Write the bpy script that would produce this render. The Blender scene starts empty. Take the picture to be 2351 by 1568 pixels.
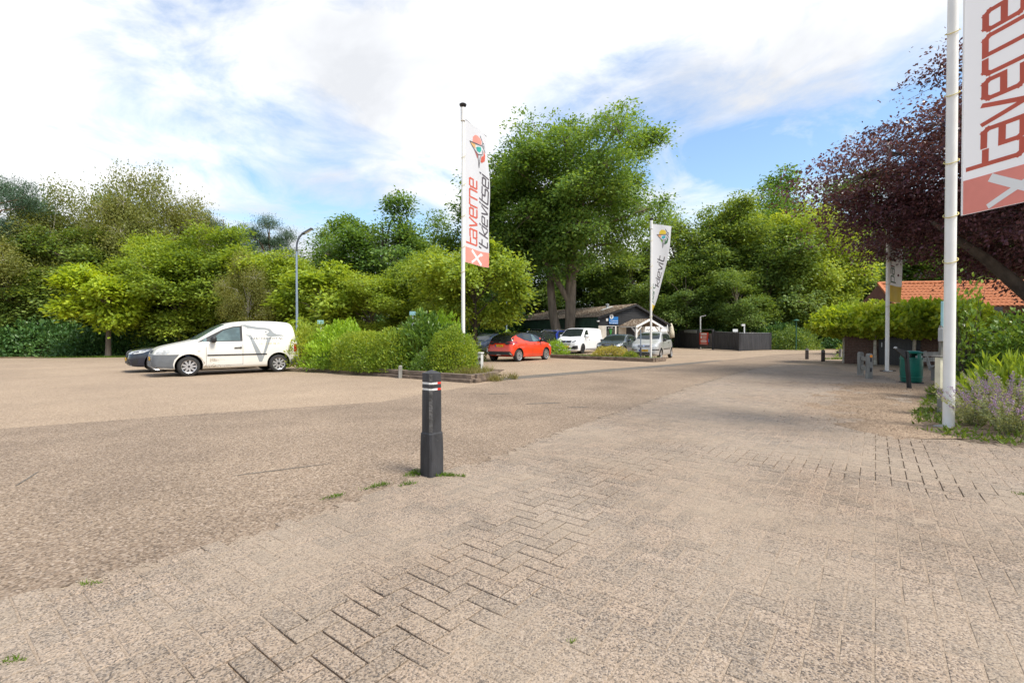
import bpy, bmesh, math, random
import numpy as np
from mathutils import Vector, Matrix, noise
from mathutils.bvhtree import BVHTree
from mathutils.geometry import delaunay_2d_cdt

R = math.radians
sc = bpy.context.scene
COL = sc.collection

# ------------------------------------------------------------------ camera
cam = bpy.data.cameras.new('camera')
cam.sensor_width = 36.0
cam.lens = 36.0 * 1090 / 2351
cam.clip_start = 0.05
cam.clip_end = 2000
camo = bpy.data.objects.new('camera', cam)
COL.objects.link(camo)
camo.location = (0, 0, 1.3)
camo.rotation_euler = (R(90 - 0.68), 0, 0)
sc.camera = camo

# ------------------------------------------------------------------ sky, sun, exposure
SUN_EL, SUN_AZ = 56.0, 125.0          # azimuth clockwise from +Y (ahead of the camera) to the right
world = bpy.data.worlds.new('World')
sc.world = world
world.use_nodes = True
wt = world.node_tree
wt.nodes.clear()
wn = wt.nodes.new


def wl(a, b):
    wt.links.new(a, b)


def wmath(op, a, b=None, clamp=False):
    n = wn('ShaderNodeMath'); n.operation = op; n.use_clamp = clamp
    for i, v in enumerate((a, b)):
        if v is None: continue
        if isinstance(v, (int, float)): n.inputs[i].default_value = v
        else: wl(v, n.inputs[i])
    return n.outputs[0]


sky = wn('ShaderNodeTexSky')
sky.sky_type = 'NISHITA'
sky.sun_disc = False
sky.sun_elevation = R(SUN_EL)
sky.sun_rotation = R(SUN_AZ)
sky.air_density = 1.3
sky.dust_density = 0.6
sky.ozone_density = 2.2
tc = wn('ShaderNodeTexCoord')
sep = wn('ShaderNodeSeparateXYZ'); wl(tc.outputs['Generated'], sep.inputs[0])
den = wmath('ADD', wmath('MAXIMUM', sep.outputs['Z'], 0.0), 0.22)
px = wmath('DIVIDE', sep.outputs['X'], den)
py = wmath('DIVIDE', sep.outputs['Y'], den)
comb = wn('ShaderNodeCombineXYZ'); wl(px, comb.inputs[0]); wl(py, comb.inputs[1])
CLOUD_OFF = (3.1, 1.7, 0.0)
mp = wn('ShaderNodeMapping'); wl(comb.outputs[0], mp.inputs[0])
mp.inputs['Location'].default_value = CLOUD_OFF
mp.inputs['Rotation'].default_value = (0, 0, R(-25))
mp.inputs['Scale'].default_value = (1.0, 1.0, 1.0)


def wnoise(scale, detail, rough, dist=0.0):
    n = wn('ShaderNodeTexNoise')
    n.inputs['Scale'].default_value = scale
    n.inputs['Detail'].default_value = detail
    n.inputs['Roughness'].default_value = rough
    n.inputs['Distortion'].default_value = dist
    wl(mp.outputs[0], n.inputs['Vector'])
    return n.outputs['Fac']


big = wnoise(0.62, 3, 0.5, 0.3)
fine = wnoise(2.2, 9, 0.62, 0.6)
cov = wmath('ADD', wmath('MULTIPLY', big, 0.62), wmath('MULTIPLY', fine, 0.42))
ramp = wn('ShaderNodeValToRGB'); wl(cov, ramp.inputs[0])
ramp.color_ramp.elements[0].position = 0.436
ramp.color_ramp.elements[0].color = (0.0, 0.0, 0.0, 1)
ramp.color_ramp.elements[1].position = 0.565
ramp.color_ramp.elements[1].color = (1, 1, 1, 1)
thick = wnoise(1.1, 6, 0.55, 0.4)
cramp = wn('ShaderNodeValToRGB'); wl(thick, cramp.inputs[0])
cramp.color_ramp.elements[0].position = 0.30
cramp.color_ramp.elements[0].color = (6.3, 6.35, 6.4, 1)
cramp.color_ramp.elements[1].position = 0.62
cramp.color_ramp.elements[1].color = (3.7, 3.8, 4.0, 1)
skyb = wn('ShaderNodeMix'); skyb.data_type = 'RGBA'; skyb.blend_type = 'MULTIPLY'
skyb.inputs[0].default_value = 1.0
wl(sky.outputs[0], skyb.inputs[6]); skyb.inputs[7].default_value = (0.9, 0.95, 1.0, 1)
mix = wn('ShaderNodeMix'); mix.data_type = 'RGBA'
wl(wmath('MULTIPLY', ramp.outputs[0], 1.0, True), mix.inputs[0])
wl(skyb.outputs[2], mix.inputs[6]); wl(cramp.outputs[0], mix.inputs[7])
bg = wn('ShaderNodeBackground'); bg.inputs['Strength'].default_value = 0.10
wl(mix.outputs[2], bg.inputs[0])
wo = wn('ShaderNodeOutputWorld'); wl(bg.outputs[0], wo.inputs[0])

sun = bpy.data.lights.new('sun', 'SUN')
sun.energy = 2.3
sun.angle = R(20)
sun.color = (1.0, 0.945, 0.85)
suno = bpy.data.objects.new('sun', sun)
COL.objects.link(suno)
sd = Vector((math.sin(R(SUN_AZ)) * math.cos(R(SUN_EL)), math.cos(R(SUN_AZ)) * math.cos(R(SUN_EL)), math.sin(R(SUN_EL))))
suno.rotation_euler = sd.to_track_quat('Z', 'Y').to_euler()
suno.location = (30, 20, 40)

vs = sc.view_settings
vs.view_transform = 'Standard'
vs.look = 'None'
vs.exposure = 1.2
vs.gamma = 1.0
sc.render.engine = 'CYCLES'
sc.cycles.max_bounces = 7
sc.cycles.diffuse_bounces = 3
sc.cycles.glossy_bounces = 3
sc.cycles.transmission_bounces = 4
sc.cycles.transparent_max_bounces = 6
sc.cycles.caustics_reflective = False
sc.cycles.caustics_refractive = False


# ------------------------------------------------------------------ small helpers
def at(x, Y):
    """world X of something seen at photo column x (of 2351) that stands Y metres ahead"""
    return (x - 1175.5) / 1090.0 * Y


def zat(y, Y):
    return 1.3 - (y - 771.0) * Y / 1090.0


def tag(o, label=None, cat=None, group=None, kind=None):
    if label: o['label'] = label
    if cat: o['category'] = cat
    if group: o['group'] = group
    if kind: o['kind'] = kind
    return o


def link(name, me, parent=None, loc=None, rz=None):
    o = bpy.data.objects.new(name, me)
    COL.objects.link(o)
    if parent is not None: o.parent = parent
    if loc is not None: o.location = loc
    if rz is not None: o.rotation_euler = (0, 0, rz)
    return o


def thing(name, label, cat, loc=(0, 0, 0), rz=0, group=None):
    o = link(name, None, None, loc, rz)
    o.empty_display_size = 0.2
    return tag(o, label, cat, group)


def copy_tree(o, parent=None):
    c = o.copy(); COL.objects.link(c); c.parent = parent
    for ch in list(o.children): copy_tree(ch, c)
    return c


class MB:
    """collects boxes, tubes, prisms; build() links them as one mesh"""
    def __init__(self): self.v = []; self.f = []; self.m = []

    def add(self, vs_, fs_, m=0):
        b = len(self.v)
        self.v += [tuple(map(float, p)) for p in vs_]
        for f in fs_: self.f.append([b + i for i in f]); self.m.append(m)
        return self

    def box(self, c, s, rz=0, m=0, tilt=None):
        hx, hy, hz = s[0] / 2, s[1] / 2, s[2] / 2
        M = Matrix.Rotation(rz, 3, 'Z')
        if tilt is not None: M = tilt
        vv = [Vector(c) + M @ Vector((sx * hx, sy * hy, sz * hz)) for sz in (-1, 1) for sy in (-1, 1) for sx in (-1, 1)]
        return self.add(vv, [(0, 2, 3, 1), (4, 5, 7, 6), (0, 1, 5, 4), (2, 6, 7, 3), (1, 3, 7, 5), (0, 4, 6, 2)], m)

    def beam(self, a, b, w, h, m=0):
        a, b = Vector(a), Vector(b); d = (b - a)
        q = d.to_track_quat('X', 'Z').to_matrix()
        return self.box((a + b) / 2, (d.length, w, h), tilt=q, m=m)

    def tube(self, pts, rad, n=8, m=0, cap=True):
        pts = [Vector(p) for p in pts]
        if isinstance(rad, (int, float)): rad = [rad] * len(pts)
        vv, ff = [], []
        up = Vector((0.31, 0.17, 0.93))
        for i, p in enumerate(pts):
            d = (pts[min(i + 1, len(pts) - 1)] - pts[max(i - 1, 0)])
            if d.length < 1e-9: d = Vector((0, 0, 1))
            d.normalize()
            a = d.cross(up)
            if a.length < 0.15: a = d.cross(Vector((1, 0, 0)))
            a.normalize(); b = d.cross(a)
            for k in range(n):
                t = 2 * math.pi * k / n
                vv.append(p + (a * math.cos(t) + b * math.sin(t)) * rad[i])
        for i in range(len(pts) - 1):
            for k in range(n):
                k2 = (k + 1) % n
                ff.append((i * n + k, i * n + k2, (i + 1) * n + k2, (i + 1) * n + k))
        if cap:
            ff.append(tuple(range(n)))
            ff.append(tuple(reversed(range((len(pts) - 1) * n, len(pts) * n))))
        return self.add(vv, ff, m)

    def lathe(self, prof, n=24, c=(0, 0, 0), axis='Z', m=0):
        vv, ff = [], []
        for (r, z) in prof:
            for k in range(n):
                t = 2 * math.pi * k / n
                if axis == 'Z': p = (r * math.cos(t), r * math.sin(t), z)
                else: p = (r * math.cos(t), z, r * math.sin(t))
                vv.append((p[0] + c[0], p[1] + c[1], p[2] + c[2]))
        for i in range(len(prof) - 1):
            for k in range(n):
                k2 = (k + 1) % n
                q = (i * n + k, i * n + k2, (i + 1) * n + k2, (i + 1) * n + k)
                ff.append(q if axis == 'Z' else tuple(reversed(q)))
        return self.add(vv, ff, m)

    def prism(self, poly, z0, z1, m=0):
        n = len(poly)
        vv = [(x, y, z0) for x, y in poly] + [(x, y, z1) for x, y in poly]
        ff = [tuple(reversed(range(n))), tuple(range(n, 2 * n))]
        ff += [(i, (i + 1) % n, n + (i + 1) % n, n + i) for i in range(n)]
        return self.add(vv, ff, m)

    def mesh(self, name, mats, smooth=False, angle=None, bevel=0):
        me = bpy.data.meshes.new(name)
        me.from_pydata(self.v, [], self.f)
        if not isinstance(mats, (list, tuple)): mats = [mats]
        for m in mats: me.materials.append(m)
        if len(mats) > 1: me.polygons.foreach_set('material_index', self.m)
        bm = bmesh.new(); bm.from_mesh(me)
        if bevel:
            bmesh.ops.bevel(bm, geom=list(bm.edges), offset=bevel, segments=1, affect='EDGES', clamp_overlap=True)
        bmesh.ops.recalc_face_normals(bm, faces=bm.faces)
        bm.to_mesh(me); bm.free()
        if smooth:
            me.polygons.foreach_set('use_smooth', [True] * len(me.polygons))
            me.set_sharp_from_angle(angle=R(angle or 40))
        me.update()
        return me

    def build(self, name, mats, parent=None, smooth=False, angle=None, bevel=0, loc=None, rz=None):
        return link(name, self.mesh(name, mats, smooth, angle, bevel), parent, loc, rz)


# ------------------------------------------------------------------ materials
MATS = {}


def nt(m):
    m.use_nodes = True
    t = m.node_tree
    return t, t.nodes['Principled BSDF'], t.nodes.new, t.links.new


def mat(name, col, rough=0.6, metal=0.0, var=0.12, vscale=4.0, bump=0.0, bscale=40.0, coat=0.0, col2=None, stretch=None, spec=0.5, vdetail=5):
    if name in MATS: return MATS[name]
    m = bpy.data.materials.new(name); t, p, N, L = nt(m)
    p.inputs['Roughness'].default_value = rough
    p.inputs['Metallic'].default_value = metal
    p.inputs['Specular IOR Level'].default_value = spec
    if coat: p.inputs['Coat Weight'].default_value = coat; p.inputs['Coat Roughness'].default_value = 0.05
    co = N('ShaderNodeTexCoord'); src = co.outputs['Object']
    if stretch:
        mp_ = N('ShaderNodeMapping'); mp_.inputs['Scale'].default_value = stretch
        L(src, mp_.inputs[0]); src = mp_.outputs[0]
    n = N('ShaderNodeTexNoise'); n.inputs['Scale'].default_value = vscale; n.inputs['Detail'].default_value = vdetail
    L(src, n.inputs['Vector'])
    r = N('ShaderNodeValToRGB'); L(n.outputs['Fac'], r.inputs[0])
    a = [max(c * (1 - var), 0) for c in col]; b = [min(c * (1 + var), 1) for c in col]
    if col2: a, b = col, col2
    r.color_ramp.elements[0].position = 0.36; r.color_ramp.elements[1].position = 0.64
    r.color_ramp.elements[0].color = (*a, 1); r.color_ramp.elements[1].color = (*b, 1)
    L(r.outputs[0], p.inputs['Base Color'])
    if bump:
        n2 = N('ShaderNodeTexNoise'); n2.inputs['Scale'].default_value = bscale; n2.inputs['Detail'].default_value = 6
        L(src, n2.inputs['Vector'])
        bp = N('ShaderNodeBump'); bp.inputs['Strength'].default_value = bump; bp.inputs['Distance'].default_value = 0.02
        L(n2.outputs['Fac'], bp.inputs['Height']); L(bp.outputs[0], p.inputs['Normal'])
    MATS[name] = m
    return m


def leafmat(name, cols, trans=0.42, rough=0.5, nscale=0.35):
    """cols: three leaf colours; each leaf takes its own, with slow drifts through the crown"""
    if name in MATS: return MATS[name]
    m = bpy.data.materials.new(name); t, p, N, L = nt(m)
    g = N('ShaderNodeNewGeometry')
    oi = N('ShaderNodeObjectInfo')
    n = N('ShaderNodeTexNoise'); n.inputs['Scale'].default_value = nscale; n.inputs['Detail'].default_value = 3
    L(g.outputs['Position'], n.inputs['Vector'])
    a = N('ShaderNodeMath'); a.operation = 'MULTIPLY_ADD'; a.inputs[1].default_value = 0.5
    L(g.outputs['Random Per Island'], a.inputs[0])
    b = N('ShaderNodeMath'); b.operation = 'MULTIPLY_ADD'; b.inputs[1].default_value = 0.75; b.inputs[2].default_value = -0.22
    L(n.outputs['Fac'], b.inputs[0]); L(b.outputs[0], a.inputs[2])
    c = N('ShaderNodeMath'); c.operation = 'MULTIPLY_ADD'; c.inputs[1].default_value = 0.22
    L(oi.outputs['Random'], c.inputs[0]); L(a.outputs[0], c.inputs[2])
    r = N('ShaderNodeValToRGB'); L(c.outputs[0], r.inputs[0])
    e = r.color_ramp.elements
    e[0].position = 0.1; e[0].color = (*cols[0], 1)
    e[1].position = 0.9; e[1].color = (*cols[2], 1)
    k = e.new(0.5); k.color = (*cols[1], 1)
    L(r.outputs[0], p.inputs['Base Color'])
    p.inputs['Roughness'].default_value = rough
    p.inputs['Specular IOR Level'].default_value = 0.35
    tr = N('ShaderNodeBsdfTranslucent')
    h = N('ShaderNodeMix'); h.data_type = 'RGBA'; h.blend_type = 'MULTIPLY'; h.inputs[0].default_value = 1
    h.inputs[7].default_value = (1.5, 1.35, 0.6, 1)
    L(r.outputs[0], h.inputs[6]); L(h.outputs[2], tr.inputs[0])
    ms = N('ShaderNodeMixShader'); ms.inputs[0].default_value = trans
    L(p.outputs[0], ms.inputs[1]); L(tr.outputs[0], ms.inputs[2])
    L(ms.outputs[0], t.nodes['Material Output'].inputs[0])
    MATS[name] = m
    return m


def groundmat(name, stones, size=0.011, patch=None, bump=0.5, sand=None, sandamt=0.5, rand=False, rough=0.9, sscale=(0.9, 2.6), chips=0.0, chipcol=(0.05, 0.047, 0.045)):
    """aggregate surface: coloured stones of a given size, slow patches, optional drifted sand"""
    if name in MATS: return MATS[name]
    m = bpy.data.materials.new(name); t, p, N, L = nt(m)
    g = N('ShaderNodeNewGeometry'); pos = g.outputs['Position']
    v = N('ShaderNodeTexVoronoi'); v.inputs['Scale'].default_value = 1.0 / size; v.voronoi_dimensions = '3D'
    L(pos, v.inputs['Vector'])
    sp = N('ShaderNodeSeparateColor'); L(v.outputs['Color'], sp.inputs[0])
    r = N('ShaderNodeValToRGB'); L(sp.outputs[0], r.inputs[0])
    e = r.color_ramp.elements
    e[0].position = 0; e[0].color = (*stones[0], 1); e[1].position = 1; e[1].color = (*stones[-1], 1)
    for i, s in enumerate(stones[1:-1]):
        k = e.new((i + 1) / (len(stones) - 1)); k.color = (*s, 1)
    col = r.outputs[0]
    if patch:
        n = N('ShaderNodeTexNoise'); n.inputs['Scale'].default_value = patch[0]; n.inputs['Detail'].default_value = 6
        n.inputs['Roughness'].default_value = 0.6
        L(pos, n.inputs['Vector'])
        pr = N('ShaderNodeValToRGB'); L(n.outputs['Fac'], pr.inputs[0])
        pr.color_ramp.elements[0].position = 0.3; pr.color_ramp.elements[0].color = (*patch[1], 1)
        pr.color_ramp.elements[1].position = 0.7; pr.color_ramp.elements[1].color = (*patch[2], 1)
        mx = N('ShaderNodeMix'); mx.data_type = 'RGBA'; mx.blend_type = 'MULTIPLY'; mx.inputs[0].default_value = 1
        L(col, mx.inputs[6]); L(pr.outputs[0], mx.inputs[7]); col = mx.outputs[2]
    if rand:
        oi = N('ShaderNodeObjectInfo')
        ad = N('ShaderNodeMath'); ad.operation = 'ADD'; L(oi.outputs['Random'], ad.inputs[0]); L(g.outputs['Random Per Island'], ad.inputs[1])
        fr = N('ShaderNodeMath'); fr.operation = 'FRACT'; L(ad.outputs[0], fr.inputs[0])
        rr = N('ShaderNodeValToRGB'); L(fr.outputs[0], rr.inputs[0])
        rr.color_ramp.elements[0].color = (0.86, 0.85, 0.83, 1); rr.color_ramp.elements[1].color = (1.1, 1.05, 1.0, 1)
        mx = N('ShaderNodeMix'); mx.data_type = 'RGBA'; mx.blend_type = 'MULTIPLY'; mx.inputs[0].default_value = 1
        L(col, mx.inputs[6]); L(rr.outputs[0], mx.inputs[7]); col = mx.outputs[2]
    if sand:
        n1 = N('ShaderNodeTexNoise'); n1.inputs['Scale'].default_value = sscale[0]; n1.inputs['Detail'].default_value = 7
        n1.inputs['Roughness'].default_value = 0.62
        L(pos, n1.inputs['Vector'])
        n3 = N('ShaderNodeTexNoise'); n3.inputs['Scale'].default_value = 260; n3.inputs['Detail'].default_value = 2
        L(pos, n3.inputs['Vector'])
        ad = N('ShaderNodeMath'); ad.operation = 'MULTIPLY_ADD'; ad.inputs[1].default_value = 0.45
        L(n3.outputs['Fac'], ad.inputs[0]); L(n1.outputs['Fac'], ad.inputs[2])
        sr = N('ShaderNodeValToRGB'); L(ad.outputs[0], sr.inputs[0])
        sr.color_ramp.elements[0].position = 1.0 - sandamt - 0.12; sr.color_ramp.elements[1].position = 1.0 - sandamt + 0.22
        mx = N('ShaderNodeMix'); mx.data_type = 'RGBA'
        L(sr.outputs[0], mx.inputs[0]); L(col, mx.inputs[6]); mx.inputs[7].default_value = (*sand, 1); col = mx.outputs[2]
    if chips:
        v2 = N('ShaderNodeTexVoronoi'); v2.inputs['Scale'].default_value = 1.0 / (size * 1.25); L(pos, v2.inputs['Vector'])
        s2 = N('ShaderNodeSeparateColor'); L(v2.outputs['Color'], s2.inputs[0])
        a1 = N('ShaderNodeMath'); a1.operation = 'LESS_THAN'; a1.inputs[1].default_value = chips; L(s2.outputs[1], a1.inputs[0])
        a2 = N('ShaderNodeMath'); a2.operation = 'LESS_THAN'; a2.inputs[1].default_value = 0.42; L(v2.outputs['Distance'], a2.inputs[0])
        a3 = N('ShaderNodeMath'); a3.operation = 'MULTIPLY'; L(a1.outputs[0], a3.inputs[0]); L(a2.outputs[0], a3.inputs[1])
        a4 = N('ShaderNodeMath'); a4.operation = 'MULTIPLY'; a4.inputs[1].default_value = 0.48; L(a3.outputs[0], a4.inputs[0])
        mx = N('ShaderNodeMix'); mx.data_type = 'RGBA'; L(a4.outputs[0], mx.inputs[0]); L(col, mx.inputs[6]); mx.inputs[7].default_value = (*chipcol, 1); col = mx.outputs[2]
    L(col, p.inputs['Base Color'])
    p.inputs['Roughness'].default_value = rough
    p.inputs['Specular IOR Level'].default_value = 0.25
    if bump:
        bp = N('ShaderNodeBump'); bp.inputs['Strength'].default_value = bump; bp.inputs['Distance'].default_value = size * 0.35
        bp.invert = True
        L(v.outputs['Distance'], bp.inputs['Height']); L(bp.outputs[0], p.inputs['Normal'])
    MATS[name] = m
    return m


def paint(name, col, rough=0.28, metal=0.0, coat=0.6, var=0.03):
    return mat(name, col, rough, metal, var, 2.0, coat=coat)


# ------------------------------------------------------------------ 2D shapes -> surfaces
def inside(poly, x, y):
    c = False; n = len(poly); j = n - 1
    for i in range(n):
        xi, yi = poly[i]; xj, yj = poly[j]
        if (yi > y) != (yj > y) and x < (xj - xi) * (y - yi) / (yj - yi) + xi: c = not c
        j = i
    return c


def union2d(polys, step=None, holes=()):
    """triangulated union of 2D polygons with extra points every `step`"""
    vs_, es_ = [], []
    for poly in list(polys) + list(holes):
        pts = []
        n = len(poly)
        for i in range(n):
            a, b = poly[i], poly[(i + 1) % n]
            pts.append(a)
            if step:
                d = math.hypot(b[0] - a[0], b[1] - a[1]); k = int(d / step)
                for q in range(1, k): pts.append((a[0] + (b[0] - a[0]) * q / k, a[1] + (b[1] - a[1]) * q / k))
        b0 = len(vs_)
        vs_ += pts
        es_ += [(b0 + i, b0 + (i + 1) % len(pts)) for i in range(len(pts))]
    if step:
        xs = [p[0] for p in vs_]; ys = [p[1] for p in vs_]
        for i in range(1, int((max(xs) - min(xs)) / step) + 1):
            for j in range(1, int((max(ys) - min(ys)) / step) + 1):
                x, y = min(xs) + i * step, min(ys) + j * step
                if any(inside(p, x, y) for p in polys): vs_.append((x, y))
    res = delaunay_2d_cdt([Vector(v) for v in vs_], es_, [], 0, 1e-5)
    ov, of = res[0], res[2]
    out = []
    for f in of:
        cx = sum(ov[i][0] for i in f) / len(f); cy = sum(ov[i][1] for i in f) / len(f)
        if any(inside(p, cx, cy) for p in polys) and not any(inside(p, cx, cy) for p in holes): out.append(tuple(f))
    return [(v[0], v[1]) for v in ov], out


def surf(polys, fn, name, m, parent=None, step=None, skirt=None, holes=(), smooth=True):
    """2D shapes laid on a surface: fn(u, v) -> point or None; skirt = vector fn giving the shape an edge"""
    v2, f2 = union2d(polys, step, holes)
    used = {}
    vv, ff = [], []
    for f in f2:
        idx = []
        for i in f:
            if i not in used:
                p = fn(*v2[i])
                used[i] = None if p is None else len(vv)
                if p is not None: vv.append(tuple(p))
            idx.append(used[i])
        if None not in idx: ff.append(tuple(idx))
    if skirt is not None and ff:
        cnt = {}
        for f in ff:
            for a, b in zip(f, f[1:] + f[:1]):
                k = (min(a, b), max(a, b)); cnt.setdefault(k, []).append((a, b))
        low = {}
        sk = Vector(skirt)
        for k, l in cnt.items():
            if len(l) == 1:
                a, b = l[0]
                for q in (a, b):
                    if q not in low: low[q] = len(vv); vv.append(tuple(Vector(vv[q]) + sk))
                ff.append((b, a, low[a], low[b]))
    if not ff: return None
    me = bpy.data.meshes.new(name); me.from_pydata(vv, [], ff); me.materials.append(m)
    if smooth:
        me.polygons.foreach_set('use_smooth', [True] * len(me.polygons)); me.set_sharp_from_angle(angle=R(35))
    me.update()
    return link(name, me, parent)


def circle2(cx, cy, rx, ry=None, n=24, a0=0, a1=360):
    ry = rx if ry is None else ry
    return [(cx + rx * math.cos(R(a0 + (a1 - a0) * i / n)), cy + ry * math.sin(R(a0 + (a1 - a0) * i / n))) for i in range(n if a1 - a0 >= 360 else n + 1)]


def strokes(lines, w):
    out = []
    for ln in lines:
        for a, b in zip(ln[:-1], ln[1:]):
            d = math.hypot(b[0] - a[0], b[1] - a[1])
            if d < 1e-6: continue
            ux, uy = (b[0] - a[0]) / d, (b[1] - a[1]) / d
            h = w / 2
            out.append([(a[0] - ux * h - uy * h, a[1] - uy * h + ux * h), (a[0] - ux * h + uy * h, a[1] - uy * h - ux * h),
                        (b[0] + ux * h + uy * h, b[1] + uy * h - ux * h), (b[0] + ux * h - uy * h, b[1] + uy * h + ux * h)])
    return out


GLYPH = {
    't': ([[(0.12, 1.42), (0.12, 0.12), (0.24, 0), (0.72, 0)], [(0.12, 0.95), (0.7, 0.95)]], 0.85),
    'a': ([[(0.08, 1), (0.7, 1), (0.82, 0.88), (0.82, 0), (0.12, 0), (0, 0.12), (0, 0.52), (0.82, 0.52)]], 1.1),
    'v': ([[(0, 1), (0.36, 0.02), (0.46, 0.02), (0.82, 1)]], 1.08),
    'e': ([[(0.8, 0), (0.12, 0), (0, 0.12), (0, 0.88), (0.12, 1), (0.7, 1), (0.82, 0.88), (0.82, 0.5), (0, 0.5)]], 1.1),
    'r': ([[(0, 0), (0, 0.88), (0.12, 1), (0.6, 1)]], 0.85),
    'n': ([[(0, 0), (0, 1), (0.7, 1), (0.82, 0.88), (0.82, 0)]], 1.1),
    'k': ([[(0, 1.42), (0, 0)], [(0.78, 1), (0.16, 0.5), (0.78, 0)]], 1.02),
    'i': ([[(0, 1), (0, 0)], [(0, 1.3), (0, 1.4)]], 0.3),
    's': ([[(0.8, 1), (0.12, 1), (0, 0.88), (0, 0.6), (0.1, 0.5), (0.72, 0.5), (0.82, 0.4), (0.82, 0.12), (0.7, 0), (0, 0)]], 1.1),
    'c': ([[(0.76, 1), (0.12, 1), (0, 0.88), (0, 0.12), (0.12, 0), (0.76, 0)]], 1.0),
    'p': ([[(0, -0.42), (0, 1), (0.7, 1), (0.82, 0.88), (0.82, 0.12), (0.7, 0), (0, 0)]], 1.1),
    "'": ([[(0, 1.42), (0, 1.15)]], 0.3),
    ' ': ([], 0.45),
}


def glyphs(text, w=0.21):
    x, out = 0.0, []
    for ch in text:
        lines, adv = GLYPH[ch]
        for poly in strokes(lines, w): out.append([(a + x, b) for a, b in poly])
        x += adv
    return out, x


def fontmesh(text, size=1.0, spacing=1.0, align='LEFT'):
    cu = bpy.data.curves.new('txt', 'FONT'); cu.body = text; cu.size = size; cu.space_character = spacing
    cu.align_x = align; cu.resolution_u = 2
    o = bpy.data.objects.new('txt', cu); COL.objects.link(o)
    dg = bpy.context.evaluated_depsgraph_get(); dg.update()
    me = bpy.data.meshes.new_from_object(o.evaluated_get(dg))
    bpy.data.objects.remove(o); bpy.data.curves.remove(cu)
    vv = [(v.co.x, v.co.y) for v in me.vertices]; ff = [tuple(p.vertices) for p in me.polygons]
    bpy.data.meshes.remove(me)
    return vv, ff


def textsurf(text, size, fn, name, m, parent, spacing=1.0, align='LEFT'):
    vv, ff = fontmesh(text, size, spacing, align)
    P = [fn(*v) for v in vv]
    me = bpy.data.meshes.new(name)
    ok = [f for f in ff if all(P[i] is not None for i in f)]
    me.from_pydata([tuple(p) if p is not None else (0, 0, 0) for p in P], [], ok); me.materials.append(m); me.update()
    return link(name, me, parent)
# ------------------------------------------------------------------ ground, road, paving
rng = random.Random(7)
M_litter = groundmat('leaf_litter', [(0.06, 0.045, 0.03), (0.14, 0.10, 0.06), (0.22, 0.15, 0.09), (0.10, 0.08, 0.05)], 0.06, (0.4, (0.7, 0.75, 0.6), (1.2, 1.1, 1.0)), 0.6)
M_lot = groundmat('lot_asphalt', [(0.162, 0.117, 0.080), (0.314, 0.234, 0.165), (0.427, 0.330, 0.242), (0.228, 0.168, 0.114), (0.494, 0.399, 0.306)], 0.013, (0.35, (0.84, 0.82, 0.80), (1.12, 1.1, 1.06)), 1.0)
M_road = groundmat('road_asphalt', [(0.109, 0.080, 0.056), (0.252, 0.186, 0.131), (0.351, 0.271, 0.198), (0.166, 0.124, 0.089), (0.446, 0.358, 0.280)], 0.013, (0.55, (0.72, 0.70, 0.69), (1.13, 1.11, 1.08)), 1.0, chips=0.14)
M_dark = groundmat('patch_asphalt', [(0.07, 0.06, 0.05), (0.14, 0.122, 0.10), (0.21, 0.185, 0.155), (0.10, 0.088, 0.075)], 0.012, (0.7, (0.8, 0.8, 0.8), (1.15, 1.15, 1.15)), 0.9)
M_paver = groundmat('concrete_paver', [(0.109, 0.089, 0.074), (0.285, 0.231, 0.180), (0.380, 0.312, 0.252), (0.081, 0.073, 0.070), (0.427, 0.363, 0.302), (0.323, 0.260, 0.198)], 0.0072,
                    (0.42, (0.86, 0.79, 0.72), (1.04, 1.06, 1.08)), 1.0, sand=(0.335, 0.265, 0.195), sandamt=0.22, rand=True, chips=0.24)
M_sand = groundmat('joint_sand', [(0.190, 0.143, 0.104), (0.304, 0.238, 0.176), (0.389, 0.312, 0.240), (0.237, 0.181, 0.134)], 0.006, (0.5, (0.85, 0.83, 0.8), (1.1, 1.1, 1.1)), 0.7)
M_stone = mat('gravel_stone', (0.25, 0.205, 0.155), 0.9, var=0.6, vscale=9)
M_soil = groundmat('bed_soil', [(0.07, 0.05, 0.035), (0.12, 0.09, 0.065), (0.17, 0.13, 0.095), (0.09, 0.065, 0.045)], 0.03, (0.8, (0.8, 0.8, 0.8), (1.2, 1.15, 1.1)), 0.8)
M_debris = groundmat('dirt_drift', [(0.11, 0.08, 0.055), (0.22, 0.16, 0.11), (0.34, 0.265, 0.19), (0.17, 0.12, 0.085)], 0.018, (0.9, (0.75, 0.72, 0.7), (1.25, 1.2, 1.15)), 0.9)


def rough_edge(pts, step, amp, closed=True, seed=0):
    out = []
    n = len(pts)
    for i in range(n if closed else n - 1):
        a, b = pts[i], pts[(i + 1) % n]
        d = math.hypot(b[0] - a[0], b[1] - a[1]); k = max(1, int(d / step))
        for q in range(k):
            x = a[0] + (b[0] - a[0]) * q / k; y = a[1] + (b[1] - a[1]) * q / k
            if 0.0 < y < 30 and abs(x) < 16:
                x += amp * noise.noise((x * 2.1 + seed, y * 2.1, 3.3)) + amp * 0.5 * noise.noise((x * 7, y * 7 + seed, 1.3))
                y += amp * noise.noise((x * 2.3, y * 2.3 + seed, 8.3))
            out.append((x, y))
    if not closed: out.append(pts[-1])
    return out


def sheet(name, poly, z, m, kind='structure', step=None):
    o = surf([poly], lambda x, y: (x, y, z), name, m, None, step, smooth=False)
    o['kind'] = kind
    return o


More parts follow.
